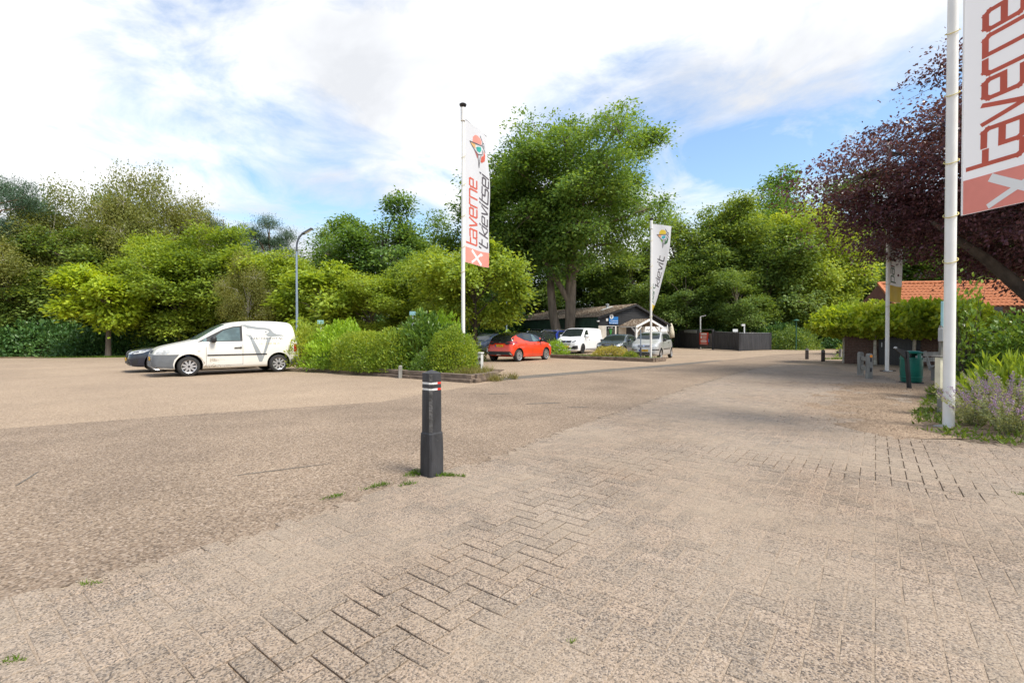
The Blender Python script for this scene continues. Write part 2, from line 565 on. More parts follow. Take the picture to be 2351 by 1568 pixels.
gm = MB(); gm.add([(-400, -60, -0.03), (400, -60, -0.03), (400, 600, -0.03), (-400, 600, -0.03)], [(0, 1, 2, 3)])
tag(gm.build('ground', M_litter), kind='structure')
LOT = [(-70, -20), (-70, 26.5), (-34, 27.2), (-28, 27.6), (-23, 28.6), (-16, 33), (-8, 47), (0, 56), (9, 60), (20, 56), (21.5, 42.5), (25.5, 45), (31, 43.5), (44, 46), (70, 46), (70, -20)]
sheet('parking_lot', rough_edge(LOT, 0.8, 0.08), 0.0, M_lot)

# edge between road and paving, seen from the near left to the far right
EDGE = [(-5.6, -1.0), (-3.4, 1.2), (-2.49, 2.31), (-1.87, 2.80), (-1.43, 3.36), (-0.90, 4.24), (-0.2, 4.94), (0.36, 5.88), (1.6, 7.7), (4.83, 12.4), (8.13, 16.9), (12.4, 21.9)]
EDGE = rough_edge(EDGE, 0.12, 0.035, False, 5)
LINE = [(18.5, 33), (10.6, 24.6), (6.7, 20.2), (-0.3, 13.8), (-2.6, 9.3), (-5.13, 7.92), (-7.14, 6.62), (-14, 2.0), (-18, -3)]
ROAD = EDGE + [(16.5, 25.5), (24, 31), (38, 39), (38, 42), (26, 38.5)] + LINE + [(-18, -8), (-9, -8)]
sheet('road', ROAD, 0.004, M_road)
sheet('asphalt_strip', rough_edge([(-0.35, 13.75), (6.9, 20.3), (11.2, 25.0), (11.0, 25.3), (6.45, 20.95), (-0.5, 14.6)], 0.3, 0.03), 0.008, M_dark)
# worn tar streaks on the road
for i, (x, y, l, a, w) in enumerate([(-4.4, 4.3, 0.5, -62, 0.018), (0.6, 9.1, 0.7, 12, 0.1), (1.2, 8.6, 0.4, 5, 0.06), (-4.6, 7.95, 1.5, 24, 0.012), (-0.3, 10.6, 0.5, 8, 0.08), (-2.2, 4.6, 0.9, 30, 0.02)]):
    c, s = math.cos(R(a)), math.sin(R(a))
    poly = []
    for k in range(24):
        t = 2 * math.pi * k / 24
        u = l / 2 * math.cos(t); v_ = w / 2 * math.sin(t) * (1 + 0.7 * noise.noise((math.cos(t) * 3 + i, math.sin(t) * 3, 2.2)))
        poly.append((x + u * c - v_ * s, y + u * s + v_ * c))
    sheet('tar_streak', poly, 0.008, M_dark)

# paving
PAVE = EDGE + [(13.3, 19.6), (12.2, 17.5), (11.9, 15.2), (10.4, 12.6), (8.6, 10.2), (6.5, 7.9), (5.42, 6.35), (5.5, 5.75), (6.2, 5.3), (9.5, 4.6), (9.5, -1.0)]
BAND = [(-1.5, 0.9), (-0.86, 1.78), (-0.2, 2.53), (0.95, 4.6), (1.5, 5.2), (2.0, 5.5), (3.2, 4.5), (3.7, 4.05)]
BAND2 = [(3.6, 4.3), (4.6, 5.6), (6.4, 8.5), (7.6, 10.4)]


def dist_line(p, ln):
    best = 9e9
    for a, b in zip(ln[:-1], ln[1:]):
        dx, dy = b[0] - a[0], b[1] - a[1]
        t = max(0, min(1, ((p[0] - a[0]) * dx + (p[1] - a[1]) * dy) / (dx * dx + dy * dy)))
        best = min(best, math.hypot(p[0] - a[0] - t * dx, p[1] - a[1] - t * dy))
    return best


PT = 0.012          # paver top


def sand_level(x, y):
    n = noise.noise((x * 0.9, y * 0.9, 0.4)) * 0.6 + noise.noise((x * 2.7, y * 2.7, 5.4)) * 0.4 + 0.35 * noise.noise((x * 9, y * 9, 2.4))
    lev = -0.0024 + 0.0030 * n
    d = min(dist_line((x, y), BAND), dist_line((x, y), BAND2) + 0.06)
    if d < 0.42:
        k = 1 - max(0, (d - 0.2) / 0.22)
        k = min(1, k) * (0.75 + 0.5 * noise.noise((x * 1.6, y * 1.6, 9)))
        lev = lev * (1 - k) - 0.018 * k
    return PT + lev


# sand sheet
v, f = [], []
idx = {}
gx = np.arange(-5.8, 13.4, 0.09)
gy = np.concatenate([np.arange(-1.0, 8.0, 0.09), np.arange(8.0, 22.2, 0.18)])
for j, y in enumerate(gy):
    for i, x in enumerate(gx):
        if inside(PAVE, x, y) or inside(PAVE, x + 0.09, y) or inside(PAVE, x - 0.09, y):
            idx[(i, j)] = len(v); v.append((x, y, sand_level(x, y)))
for (i, j) in list(idx):
    q = [(i, j), (i + 1, j), (i + 1, j + 1), (i, j + 1)]
    if all(k in idx for k in q): f.append([idx[k] for k in q])
me = bpy.data.meshes.new('pavement'); me.from_pydata(v, [], f); me.materials.append(M_sand)
me.polygons.foreach_set('use_smooth', [True] * len(f)); me.update()
pavement = tag(link('pavement', me), kind='structure')

U = 0.1130          # paver module: 10.5 cm stone plus joint
ANG = R(90 - 37.5)
ca, sa = math.cos(ANG), math.sin(ANG)
L_, W_, CH = 2 * U - 0.008, U - 0.008, 0.003


def paver_verts():
    out = []
    for (hx, hy, z) in ((L_ / 2, W_ / 2, -0.03), (L_ / 2, W_ / 2, -CH), (L_ / 2 - CH, W_ / 2 - CH, 0)):
        out += [(-hx, -hy, z), (hx, -hy, z), (hx, hy, z), (-hx, hy, z)]
    fs = [(8, 9, 10, 11)]
    for a in (0, 4):
        for k in range(4): fs.append((a + k, a + (k + 1) % 4, a + 4 + (k + 1) % 4, a + 4 + k))
    return out, fs


PV, PF = paver_verts()
pm = bpy.data.meshes.new('paver'); pm.from_pydata(PV, [], PF); pm.materials.append(M_paver); pm.update()
bricks = []
for i in range(-60, 260):
    for j in range(-140, 120):
        c = (i - j) % 4
        if c == 0: cx, cy, ro = i + 1.0, j + 0.5, 0
        elif c == 3: cx, cy, ro = i + 0.5, j + 1.0, 1
        else: continue
        x = (cx * ca - cy * sa) * U; y = (cx * sa + cy * ca) * U
        if y < -0.9 or y > 22 or x < -5.7 or x > 13.3: continue
        if inside(PAVE, x, y): bricks.append((x, y, ANG + (R(90) if ro else 0)))
vis = [b for b in bricks if b[1] > 1.82 and abs(b[0]) < 1.1 * b[1]]
vis.sort(key=lambda b: b[0] ** 2 + b[1] ** 2)
near = set(vis[:300])
far_v, far_f = [], []
for b in bricks:
    dz = rng.uniform(-0.0012, 0.0012); tx, ty = rng.gauss(0, 0.007), rng.gauss(0, 0.007)
    rz = b[2] + rng.gauss(0, 0.006)
    if b in near:
        o = link('paver', pm, pavement, (b[0], b[1], PT + dz)); o.rotation_euler = (tx, ty, rz)
    else:
        if b[1] < 0.9: continue
        c, s = math.cos(rz), math.sin(rz); k = len(far_v)
        for (x, y, z) in PV:
            far_v.append((b[0] + x * c - y * s, b[1] + x * s + y * c, PT + dz + z + x * ty + y * tx))
        far_f += [tuple(k + q for q in ff) for ff in PF]
me = bpy.data.meshes.new('pavers'); me.from_pydata(far_v, [], far_f); me.materials.append(M_paver); me.update()
tag(link('pavers', me, pavement), kind='stuff')

# loose gravel along the ragged asphalt edge and scattered over the paving
v, f = [], []


def stone(x, y, z, r):
    k = len(v); a = rng.uniform(0, 6.28)
    for t in range(4):
        q = a + t * 1.5708 + rng.uniform(-.3, .3); v.append((x + r * math.cos(q), y + r * math.sin(q), z + r * rng.uniform(-.1, .15)))
    v.append((x + rng.uniform(-.2, .2) * r, y, z + r * rng.uniform(.45, .7))); v.append((x, y, z - r * 0.5))
    for t in range(4): f.append((k + t, k + (t + 1) % 4, k + 4)); f.append((k + (t + 1) % 4, k + t, k + 5))


for _ in range(5200):
    i = rng.randrange(len(EDGE) - 40) if rng.random() < 0.9 else rng.randrange(len(EDGE) - 1)
    e = EDGE[i]
    if e[1] < 1.2: continue
    off = abs(rng.gauss(0, 0.16)) * (1.0 if e[1] < 5 else 0.4) - 0.03
    x, y = e[0] + off * 0.8 + rng.uniform(-.08, .08), e[1] - off * 0.6 + rng.uniform(-.08, .08)
    stone(x, y, PT + 0.001 if off > 0 else 0.006, rng.uniform(0.0025, 0.0085))
for _ in range(1500):
    x, y = rng.uniform(-3, 7), rng.uniform(1.6, 9)
    if inside(PAVE, x, y): stone(x, y, PT + 0.001, rng.uniform(0.002, 0.0055))
for _ in range(900):
    x, y = rng.uniform(-6, 3), rng.uniform(2, 10)
    if inside(ROAD, x, y): stone(x, y, 0.005, rng.uniform(0.002, 0.005))
me = bpy.data.meshes.new('gravel'); me.from_pydata(v, [], f); me.materials.append(M_stone); me.update()
tag(link('gravel', me), 'loose tan gravel scattered along the ragged asphalt edge', 'gravel', kind='stuff')


# ------------------------------------------------------------------ leaves: one numpy routine for all foliage
def leaves_mesh(name, P, D, Nn, ln, wd, m, fold=0.12, tipk=0.5):
    n = len(P)
    D = D / (np.linalg.norm(D, axis=1, keepdims=True) + 1e-9)
    S = np.cross(D, Nn); S /= (np.linalg.norm(S, axis=1, keepdims=True) + 1e-9)
    U_ = np.cross(S, D)
    ln = ln.reshape(-1, 1); wd = wd.reshape(-1, 1)
    mid = P + D * ln * tipk + U_ * wd * fold
    V = np.empty((n * 4, 3), np.float32)
    V[0::4] = P; V[1::4] = mid + S * wd * .5; V[2::4] = P + D * ln; V[3::4] = mid - S * wd * .5
    me = bpy.data.meshes.new(name)
    me.vertices.add(n * 4); me.vertices.foreach_set('co', V.ravel())
    me.loops.add(n * 4); me.loops.foreach_set('vertex_index', np.arange(n * 4, dtype=np.int32))
    me.polygons.add(n); me.polygons.foreach_set('loop_start', np.arange(0, n * 4, 4, dtype=np.int32))
    me.materials.append(m)
    me.update(calc_edges=True); me.validate()
    return me


def grass_patch(name, pts, hmin, hmax, m, label=None, seed=1, lean=0.5, width=0.006):
    r = np.random.RandomState(seed)
    P = np.array(pts, float); n = len(P)
    D = np.column_stack([r.normal(0, lean, n), r.normal(0, lean, n), np.ones(n)])
    N_ = r.normal(0, 1, (n, 3)); N_[:, 2] = 0.1
    me = leaves_mesh(name, P, D, N_, r.uniform(hmin, hmax, n), np.full(n, width) * r.uniform(.7, 1.5, n), m, 0.2, 0.35)
    return tag(link(name, me), label, 'grass' if label else None, kind='stuff')


M_grass = leafmat('grass_blades', [(0.05, 0.10, 0.015), (0.11, 0.19, 0.02), (0.20, 0.27, 0.035)], 0.3)
M_drygrass = leafmat('dry_grass', [(0.14, 0.14, 0.04), (0.24, 0.22, 0.07), (0.36, 0.31, 0.13)], 0.3)


def scatter_disc(cx, cy, rx, ry, n, seed, z=0.012, rot=0.0):
    r = np.random.RandomState(seed); out = []
    for _ in range(n):
        a = r.uniform(0, 6.283); q = math.sqrt(r.uniform()) * (0.75 + 0.35 * math.sin(3 * a + seed))
        u, w = q * rx * math.cos(a), q * ry * math.sin(a)
        out.append((cx + u * math.cos(rot) - w * math.sin(rot), cy + u * math.sin(rot) + w * math.cos(rot), z))
    return out
# ------------------------------------------------------------------ trees
M_bark = mat('bark', (0.17, 0.135, 0.10), 0.9, var=0.35, vscale=3.5, bump=0.9, bscale=9, stretch=(1, 1, 0.25))
M_barkdark = mat('dark_bark', (0.075, 0.06, 0.048), 0.9, var=0.35, vscale=5, bump=0.8, bscale=14, stretch=(1, 1, 0.3))
M_birchbark = mat('birch_bark', (0.62, 0.58, 0.50), 0.8, var=0.3, vscale=7, bump=0.3, bscale=20, stretch=(0.4, 0.4, 2.0))
M_pinebark = mat('pine_bark', (0.26, 0.15, 0.09), 0.9, var=0.35, vscale=5, bump=0.6)
M_palebark = mat('plane_bark', (0.44, 0.41, 0.34), 0.85, var=0.25, vscale=6, bump=0.3)

LEAF = {
    'oak': leafmat('oak_leaf', [(0.064, 0.136, 0.034), (0.136, 0.242, 0.046), (0.271, 0.377, 0.065)]),
    'wood': leafmat('wood_leaf', [(0.073, 0.136, 0.038), (0.154, 0.242, 0.053), (0.288, 0.362, 0.076)]),
    'bright': leafmat('bright_leaf', [(0.136, 0.217, 0.031), (0.263, 0.362, 0.043), (0.434, 0.499, 0.065)]),
    'yellow': leafmat('yellowing_leaf', [(0.224, 0.338, 0.024), (0.401, 0.504, 0.041), (0.565, 0.624, 0.050)]),
    'birch': leafmat('birch_leaf', [(0.129, 0.159, 0.036), (0.213, 0.235, 0.054), (0.319, 0.304, 0.084)]),
    'pine': leafmat('pine_needle', [(0.035, 0.077, 0.043), (0.064, 0.120, 0.065), (0.108, 0.161, 0.084)], 0.12),
    'chestnut': leafmat('chestnut_leaf', [(0.154, 0.242, 0.030), (0.271, 0.377, 0.043), (0.416, 0.499, 0.065)]),
    'purple': leafmat('purple_leaf', [(0.062, 0.028, 0.042), (0.121, 0.054, 0.073), (0.236, 0.115, 0.133)], 0.25, 0.28),
    'laurel': leafmat('laurel_leaf', [(0.064, 0.136, 0.026), (0.145, 0.248, 0.038), (0.288, 0.377, 0.053)], 0.25, 0.33),
    'gold': leafmat('golden_leaf', [(0.153, 0.292, 0.019), (0.270, 0.432, 0.031), (0.395, 0.548, 0.062)]),
    'cream': leafmat('cream_leaf', [(0.355, 0.345, 0.063), (0.596, 0.538, 0.147), (0.824, 0.731, 0.273)]),
    'hedge': leafmat('hedge_leaf', [(0.109, 0.201, 0.030), (0.240, 0.339, 0.038), (0.459, 0.504, 0.065)]),
    'darkshrub': leafmat('dark_shrub_leaf', [(0.040, 0.100, 0.031), (0.082, 0.177, 0.046), (0.162, 0.274, 0.065)], 0.2, 0.4),
    'plane': leafmat('plane_leaf', [(0.162, 0.258, 0.030), (0.306, 0.419, 0.038), (0.488, 0.547, 0.065)]),
    'grey': leafmat('grey_green_leaf', [(0.180, 0.225, 0.105), (0.306, 0.338, 0.167), (0.470, 0.467, 0.275)]),
    'flower': leafmat('lilac_flower', [(0.22, 0.13, 0.36), (0.34, 0.22, 0.50), (0.48, 0.36, 0.60)]),
}


def rnd_dirs(r, n):
    d = r.normal(0, 1, (n, 3)); return d / np.linalg.norm(d, axis=1, keepdims=True)


def make_tree(kind, seed, H, Rr, zb, leaf, m, n_lobe=14, n_cl=26, n_leaf=42, cl_r=0.6, trunk_r=0.2, bark=None, style='round', twig=True, ry=None, leaf_w=0.6, lobe_k=0.30):
    """returns (trunk mesh, crown mesh): crown from zb to H, radius Rr, built of lobes > sprays > leaves"""
    r = np.random.RandomState(seed)
    ry = Rr if ry is None else ry
    zc, rz = (zb + H) / 2, (H - zb) / 2
    lobes = []
    tries = 0
    while len(lobes) < n_lobe and tries < 4000:
        tries += 1
        d = rnd_dirs(r, 1)[0]
        q = r.uniform(0.42, 0.88) if lobes else 0.15
        lr = r.uniform(lobe_k * .55, lobe_k * 1.15)
        c = d * q
        if style == 'dome' and c[2] < -0.55: continue
        if all(np.linalg.norm(c - l[0]) > 0.62 * (lr + l[1]) for l in lobes): lobes.append((c, lr))
    S = np.array([Rr, ry, rz])
    Ps, Ds, Ns = [], [], []
    tm = MB()
    bend = r.uniform(-.03, .03, 2) * H
    ttop = np.array([bend[0], bend[1], zb + (H - zb) * (0.78 if style != 'pine' else 0.93)])
    pts = [np.array([0, 0, -0.1]), np.array([bend[0] * .1, bend[1] * .1, zb * .5]), np.array([bend[0] * .5, bend[1] * .4, zb + .2 * (H - zb)]), ttop]
    tm.tube(pts, [trunk_r * 1.25, trunk_r, trunk_r * .8, trunk_r * .15], 10)
    ccs = []
    for (c, lr) in lobes:
        C = np.array([0, 0, zc]) + c * S
        a = pts[1] + (pts[3] - pts[1]) * np.clip((C[2] - zb) / (H - zb) * .75 + .05, .05, .9)
        mid = (a + C) / 2 + np.array([0, 0, .06 * H * (1 if style != 'birch' else 1.5)])
        tm.tube([a, mid, C], [trunk_r * .42, trunk_r * .25, trunk_r * .1], 5, cap=False)
        k = 0
        for _ in range(n_cl * 4):
            if k >= n_cl: break
            d = rnd_dirs(r, 1)[0]
            if d[2] < -0.35 and r.uniform() < .7: continue
            q = r.uniform(.55, 1.0) if r.uniform() < .82 else r.uniform(1.0, 1.25)
            p = c + d * lr * q * np.array([1, 1, Rr / rz * .55 + .45 if rz > Rr else 1.0])
            if np.linalg.norm(p) < 0.38: continue
            W = np.array([0, 0, zc]) + p * S
            if W[2] < zb * .8: continue
            ccs.append((W, p, C)); k += 1
            if twig and r.uniform() < (.8 if style in ('birch', 'spray') else .35): tm.tube([C, (C + W) / 2 + np.array([0, 0, .1]), W], [trunk_r * .09, trunk_r * .06, trunk_r * .02], 3, cap=False)
    for (W, p, C) in ccs:
        n = max(6, int(n_leaf * r.uniform(.55, 1.45)))
        out = W - np.array([0, 0, zc - .25 * rz]); out /= np.linalg.norm(out) + 1e-9
        rad = cl_r * r.uniform(.65, 1.3)
        if style == 'birch':
            off = r.normal(0, 1, (n, 3)) * np.array([.3, .3, .7]) * rad; off[:, 2] -= rad * .5
            D = r.normal(0, .45, (n, 3)) + np.array([0, 0, -1]); N_ = rnd_dirs(r, n) + out * .5
        elif style == 'pine':
            off = r.normal(0, 1, (n, 3)) * np.array([.6, .6, .16]) * rad
            D = r.normal(0, .7, (n, 3)) + out * .5 + np.array([0, 0, .45]); N_ = rnd_dirs(r, n)
        elif style == 'spray':
            ax = out * np.array([1, 1, .35]) + r.normal(0, .35, 3); ax /= np.linalg.norm(ax)
            t = r.uniform(-1, 1, n).reshape(-1, 1)
            off = t * ax * rad * 1.15 + r.normal(0, 1, (n, 3)) * np.array([.3, .3, .14]) * rad; off[:, 2] -= (t[:, 0] ** 2) * rad * .25
            D = ax * .6 + r.normal(0, .55, (n, 3)) + np.array([0, 0, -.3]); N_ = r.normal(0, .5, (n, 3)) + np.array([0, 0, 1.0])
        else:
            off = r.normal(0, 1, (n, 3)) * np.array([.55, .55, .27]) * rad
            rr2 = off[:, 0] ** 2 + off[:, 1] ** 2
            off[:, 2] -= rr2 * .35 / max(rad, .1)
            hd = off.copy(); hd[:, 2] = 0
            D = hd / rad + out * .35 + r.normal(0, .45, (n, 3)) + np.array([0, 0, -.35])
            N_ = r.normal(0, .42, (n, 3)) + np.array([0, 0, .9]) + out * .55
        Ps.append(W + off); Ds.append(D); Ns.append(N_)
    P, D, N_ = np.concatenate(Ps), np.concatenate(Ds), np.concatenate(Ns)
    n = len(P)
    ln = leaf * r.uniform(.65, 1.3, n)
    cm = leaves_mesh(kind + '_crown', P, D, N_, ln, ln * leaf_w, m)
    trunk = tm.mesh(kind + '_trunk', bark or M_bark, smooth=True, angle=60)
    return trunk, cm


TREES = {}


def proto(key, *a, **k):
    TREES[key] = (make_tree(*a, **k), a)


proto('oakA', 'oak', 11, 14.0, 5.2, 2.6, 0.27, LEAF['oak'], 20, 34, 46, 0.8, 0.26)
proto('oakB', 'oak', 12, 16.0, 5.6, 2.4, 0.27, LEAF['oak'], 20, 34, 46, 0.85, 0.28)
proto('woodA', 'wood_tree', 13, 15.0, 5.2, 0.6, 0.28, LEAF['wood'], 26, 34, 44, 0.85, 0.24)
proto('woodB', 'wood_tree', 14, 16.5, 5.4, 0.9, 0.28, LEAF['wood'], 26, 34, 44, 0.9, 0.25)
proto('brightA', 'bright_tree', 15, 8.5, 3.7, 0.4, 0.19, LEAF['bright'], 22, 34, 46, 0.58, 0.12)
proto('brightB', 'bright_tree', 16, 9.0, 3.4, 0.4, 0.19, LEAF['bright'], 22, 34, 44, 0.58, 0.12)
proto('brightW', 'bright_wood', 22, 15.0, 5.0, 0.8, 0.27, LEAF['bright'], 24, 34, 42, 0.85, 0.22)
proto('birch', 'birch', 17, 13.0, 2.9, 3.0, 0.14, LEAF['birch'], 22, 34, 52, 0.8, 0.11, M_birchbark, 'birch', lobe_k=0.34)
proto('pine', 'pine', 18, 13.5, 3.2, 4.5, 0.2, LEAF['pine'], 14, 24, 110, 0.9, 0.2, M_pinebark, 'pine', leaf_w=0.18, lobe_k=0.30)
proto('chestnut', 'chestnut', 19, 6.6, 2.7, 0.7, 0.30, LEAF['chestnut'], 18, 30, 30, 0.52, 0.13, leaf_w=0.5)
proto('yellow', 'chestnut', 20, 6.4, 2.5, 1.3, 0.30, LEAF['yellow'], 16, 28, 28, 0.52, 0.15, leaf_w=0.5)
proto('young', 'young_maple', 21, 5.6, 2.55, 1.25, 0.17, LEAF['bright'], 17, 32, 44, 0.48, 0.10, M_barkdark)


def tree(key, name, x, Y, ytop, wpx, rz, label, group=None):
    (tmesh, cmesh), a = TREES[key]
    Hm, Rm = a[2], a[3]
    X = at(x, Y); H = zat(ytop, Y); Rw = wpx / 1090.0 * Y / 2
    o = thing(name, label, 'tree', (X, Y, -0.03), rz, group)
    k = H / Hm; kr = Rw / Rm
    o.scale = (kr, kr, k)
    link('trunk', tmesh, o); link('crown', cmesh, o)
    return o


# -- left wood edge
G1 = 'trees of the wood edge beyond the left of the car park'
tree('pine', 'pine_tree', -45, 33, 385, 230, 0.3, 'dark pine with flat needle plates rising above the birches left of the car park')
tree('birch', 'birch_tree', 120, 37, 430, 200, 0.5, 'drooping olive birch between the dark pine and the leafy oak at the wood edge')
tree('oakA', 'oak_tree', 195, 40, 445, 240, 2.0, 'leafy green oak between two drooping birches at the wood edge')
tree('birch', 'birch_tree', 290, 37, 395, 190, 2.4, 'tallest drooping birch of the wood edge behind the white delivery van')
tree('birch', 'birch_tree', 385, 39, 405, 200, 4.1, 'wispy birch beside the tallest birch of the wood edge')
tree('birch', 'birch_tree', 20, 33, 500, 240, 1.4, 'olive birch below the dark pine plates')
tree('woodA', 'wood_tree', 90, 34, 560, 250, 1.1, 'mid green bushy tree under the olive birch at the wood edge')
tree('woodB', 'wood_tree', 215, 36, 500, 250, 3.0, 'mid green broad tree under the leafy oak at the wood edge')
tree('brightA', 'maple_tree', 335, 33, 540, 230, 0.2, 'light green maple behind the yellowing chestnut')
tree('brightB', 'maple_tree', 410, 31.5, 565, 240, 2.2, 'bright green maple spreading behind the bonnet of the white delivery van')
tree('brightA', 'maple_tree', 505, 32, 525, 250, 4.0, 'tall bright maple above the roof of the white delivery van')
tree('brightB', 'maple_tree', 610, 31, 560, 230, 5.0, 'bright leafy maple between the slender birch and the grey street lamp')
tree('woodA', 'wood_tree', 460, 36, 560, 250, 2.9, 'mid green tree filling the gap behind the bright maples')
tree('woodB', 'wood_tree', 300, 38, 520, 260, 0.9, 'mid green tree filling the gap below the tallest birch')
tree('pine', 'pine_tree', 505, 46, 488, 150, 1.9, 'small dark pine top showing over the bright maples')
tree('pine', 'pine_tree', 622, 46, 498, 130, 3.6, 'lone dark pine standing against the clouds left of the street lamp')
tree('pine', 'pine_tree', 560, 50, 520, 110, 0.8, 'low pine top between the two taller dark pines')
tree('birch', 'birch_tree', 570, 28.5, 585, 120, 3.3, 'slender young birch with a thin white trunk behind the delivery van')
tree('yellow', 'chestnut_tree', 248, 29.2, 592, 175, 0.4, 'yellowing chestnut with a forked trunk at the edge of the car park')
tree('chestnut', 'chestnut_tree', 745, 27.5, 592, 200, 1.2, 'round chestnut with large bright leaves right of the grey street lamp')
tree('brightA', 'maple_tree', 680, 31, 600, 190, 1.7, 'bright maple half hidden behind the grey street lamp')
for i, (x, Y, yt, w, k) in enumerate([(-60, 44, 520, 300, 'woodB'), (60, 46, 520, 300, 'woodA'), (180, 48, 510, 300, 'woodB'), (330, 48, 500, 300, 'woodA'), (450, 50, 545, 280, 'woodB'), (560, 52, 570, 260, 'woodA'), (650, 54, 590, 240, 'woodB'), (720, 54, 600, 240, 'woodA')]):
    tree(k, 'wood_tree', x, Y, yt, w, i * 1.3, 'dark leafy tree deep in the wood behind the birches and maples', 'trees deep in the left wood')
# -- middle, behind the hedge
tree('oakA', 'oak_tree', 880, 46, 452, 280, 0.7, 'broad oak with a ragged top left of the tall banner flagpole')
tree('oakB', 'oak_tree', 985, 50, 470, 230, 3.7, 'oak crown between the ragged broad oak and the giant oak')
tree('oakA', 'oak_tree', 800, 50, 520, 210, 4.6, 'lower oak shoulder left of the ragged broad oak')
tree('woodA', 'wood_tree', 730, 47, 590, 170, 5.4, 'small mid green tree under the sky gap beside the street lamp')
tree('brightB', 'maple_tree', 850, 28, 615, 210, 2.6, 'low green maple rising behind the clipped hedge')
tree('brightA', 'maple_tree', 955, 29, 590, 170, 5.1, 'slightly yellow maple behind the tall cherry laurel')
tree('young', 'maple_tree', 1093, 24.5, 545, 250, 0.9, 'young round maple with a bare trunk in front of the dark blue car')
tree('young', 'maple_tree', 1012, 26.5, 560, 160, 3.9, 'young maple half hidden behind the cherry laurel of the hedge')
# -- giant oak with two trunks
(tA, cA) = make_tree('giant_oak', 31, 23.6, 9.9, 6.8, 0.27, LEAF['oak'], 44, 34, 50, 0.95, 0.42, lobe_k=0.22)
oak = thing('oak_tree', 'giant green oak with a thick straight trunk beside the green corrugated wall', 'tree', (at(1308, 45), 45, -0.03), 0.4)
link('trunk', tA, oak); link('crown', cA, oak)
(tB, cB) = make_tree('giant_oak_side', 33, 18.5, 6.8, 5.6, 0.30, LEAF['oak'], 24, 42, 54, 1.05, 0.3)
tl = MB(); bx, by = at(1287, 45.6), 45.6
tl.tube([(0, 0, -.1), (-.25, 0, 1.2), (-.75, 0, 3.4), (-.95, .1, 6.0), (-1.0, .3, 8.5)], [.62, .5, .42, .36, .26], 12)
o2 = thing('oak_tree', 'leaning oak growing from its own crooked trunk left of the giant oak', 'tree', (bx, by, 0))
tl.build('trunk', M_bark, o2, smooth=True, angle=60)
link('crown', cB, o2, (at(1215, 46) - bx, 0.4, 1.0), 2.0)
# heavier lower trunk for the giant oak
tg = MB(); tg.tube([(0, 0, -.1), (0.0, 0, 1.5), (.1, 0, 4), (.25, 0, 7.5), (.4, .1, 11)], [.68, .5, .46, .42, .3], 14)
tg.tube([(.1, 0, 4.2), (-1.1, .3, 6.4), (-2.6, .4, 8.6)], [.3, .26, .2], 8)
tg.build('lower_trunk', M_bark, oak, smooth=True, angle=60)
# -- right wood
GW = 'trees of the wood behind the black fence'
for i, (x, Y, yt, w, k) in enumerate([(1200, 62, 520, 210, 'woodB'), (1290, 64, 540, 210, 'oakB'), (1380, 62, 560, 200, 'woodA'), (1450, 60, 560, 190, 'woodB'), (1125, 60, 560, 200, 'oakA'), (1040, 58, 560, 200, 'woodA')]):
    tree(k, 'wood_tree', x, Y, yt, w, i * 1.1, 'dark green wood tree standing behind the low black hall', 'trees behind the low black hall')
tree('woodA', 'wood_tree', 1555, 60, 465, 210, 0.5, 'narrow mid green tree rising right behind the gable of the hall')
tree('woodB', 'wood_tree', 1640, 58, 440, 240, 1.5, 'tall leafy tree behind the red notice on the black fence')
tree('oakB', 'oak_tree', 1740, 68, 418, 270, 2.5, 'dark oak top behind the leafy tree of the black fence')
tree('oakA', 'oak_tree', 1850, 70, 375, 300, 3.5, 'highest dark oak of the wood left of the purple tree')
tree('woodA', 'wood_tree', 1760, 54, 495, 230, 4.4, 'mid green tree whose boughs hang over the corner of the black fence')
tree('brightW', 'maple_tree', 1865, 55, 430, 220, 5.2, 'yellow green tree in front of the highest dark oak')
tree('brightW', 'maple_tree', 1690, 62, 445, 190, 0.9, 'yellow green tree top between the leafy tree and the dark oak')
tree('woodB', 'wood_tree', 1580, 54, 590, 180, 2.2, 'low bushy tree behind the parasol and the black fence')
tree('woodB', 'wood_tree', 1690, 50, 610, 170, 3.1, 'low bushy tree right behind the slatted end of the black fence')
for i, (x, Y, yt, w, k) in enumerate([(1960, 66, 470, 220, 'woodA'), (2060, 64, 480, 240, 'oakA'), (2160, 62, 470, 240, 'woodB'), (2270, 60, 480, 240, 'woodA'), (2380, 58, 470, 240, 'oakB'), (1930, 72, 540, 200, 'woodB'), (1840, 76, 560, 220, 'woodA'), (1740, 78, 560, 220, 'woodB'), (1640, 80, 580, 220, 'woodA'), (1540, 80, 590, 220, 'woodB'), (2010, 56, 600, 150, 'woodB')]):
    tree(k, 'wood_tree', x, Y, yt, w, i * 0.9, 'dark wood tree seen past the purple tree and the tiled roof' if x > 1900 else 'shaded tree deep in the wood beyond the black fence', 'trees beyond the tiled roof' if x > 1900 else 'trees deep in the wood beyond the black fence')
# -- purple tree, trunk just outside the picture on the right
(tP, cP) = make_tree('purple_plum', 44, 10.0, 6.5, 2.9, 0.115, LEAF['purple'], 60, 52, 62, 0.62, 0.20, M_barkdark, 'spray', leaf_w=0.56, lobe_k=0.25)
pur = thing('purple_tree', 'dark purple leaved tree arching over the tiled roof beside the tall flagpole', 'tree', (16.4, 13.6, -0.02), 0.8)
link('trunk', tP, pur); link('crown', cP, pur)
pl = MB(); pl.tube([(0.2, 0, 1.0), (-1.2, .15, 2.3), (-2.6, .3, 3.6), (-4.2, .2, 4.6)], [.26, .2, .14, .05], 8)
lb = pl.build('limb', M_barkdark, pur, smooth=True, angle=60); lb.rotation_euler = (0, 0, -0.8)


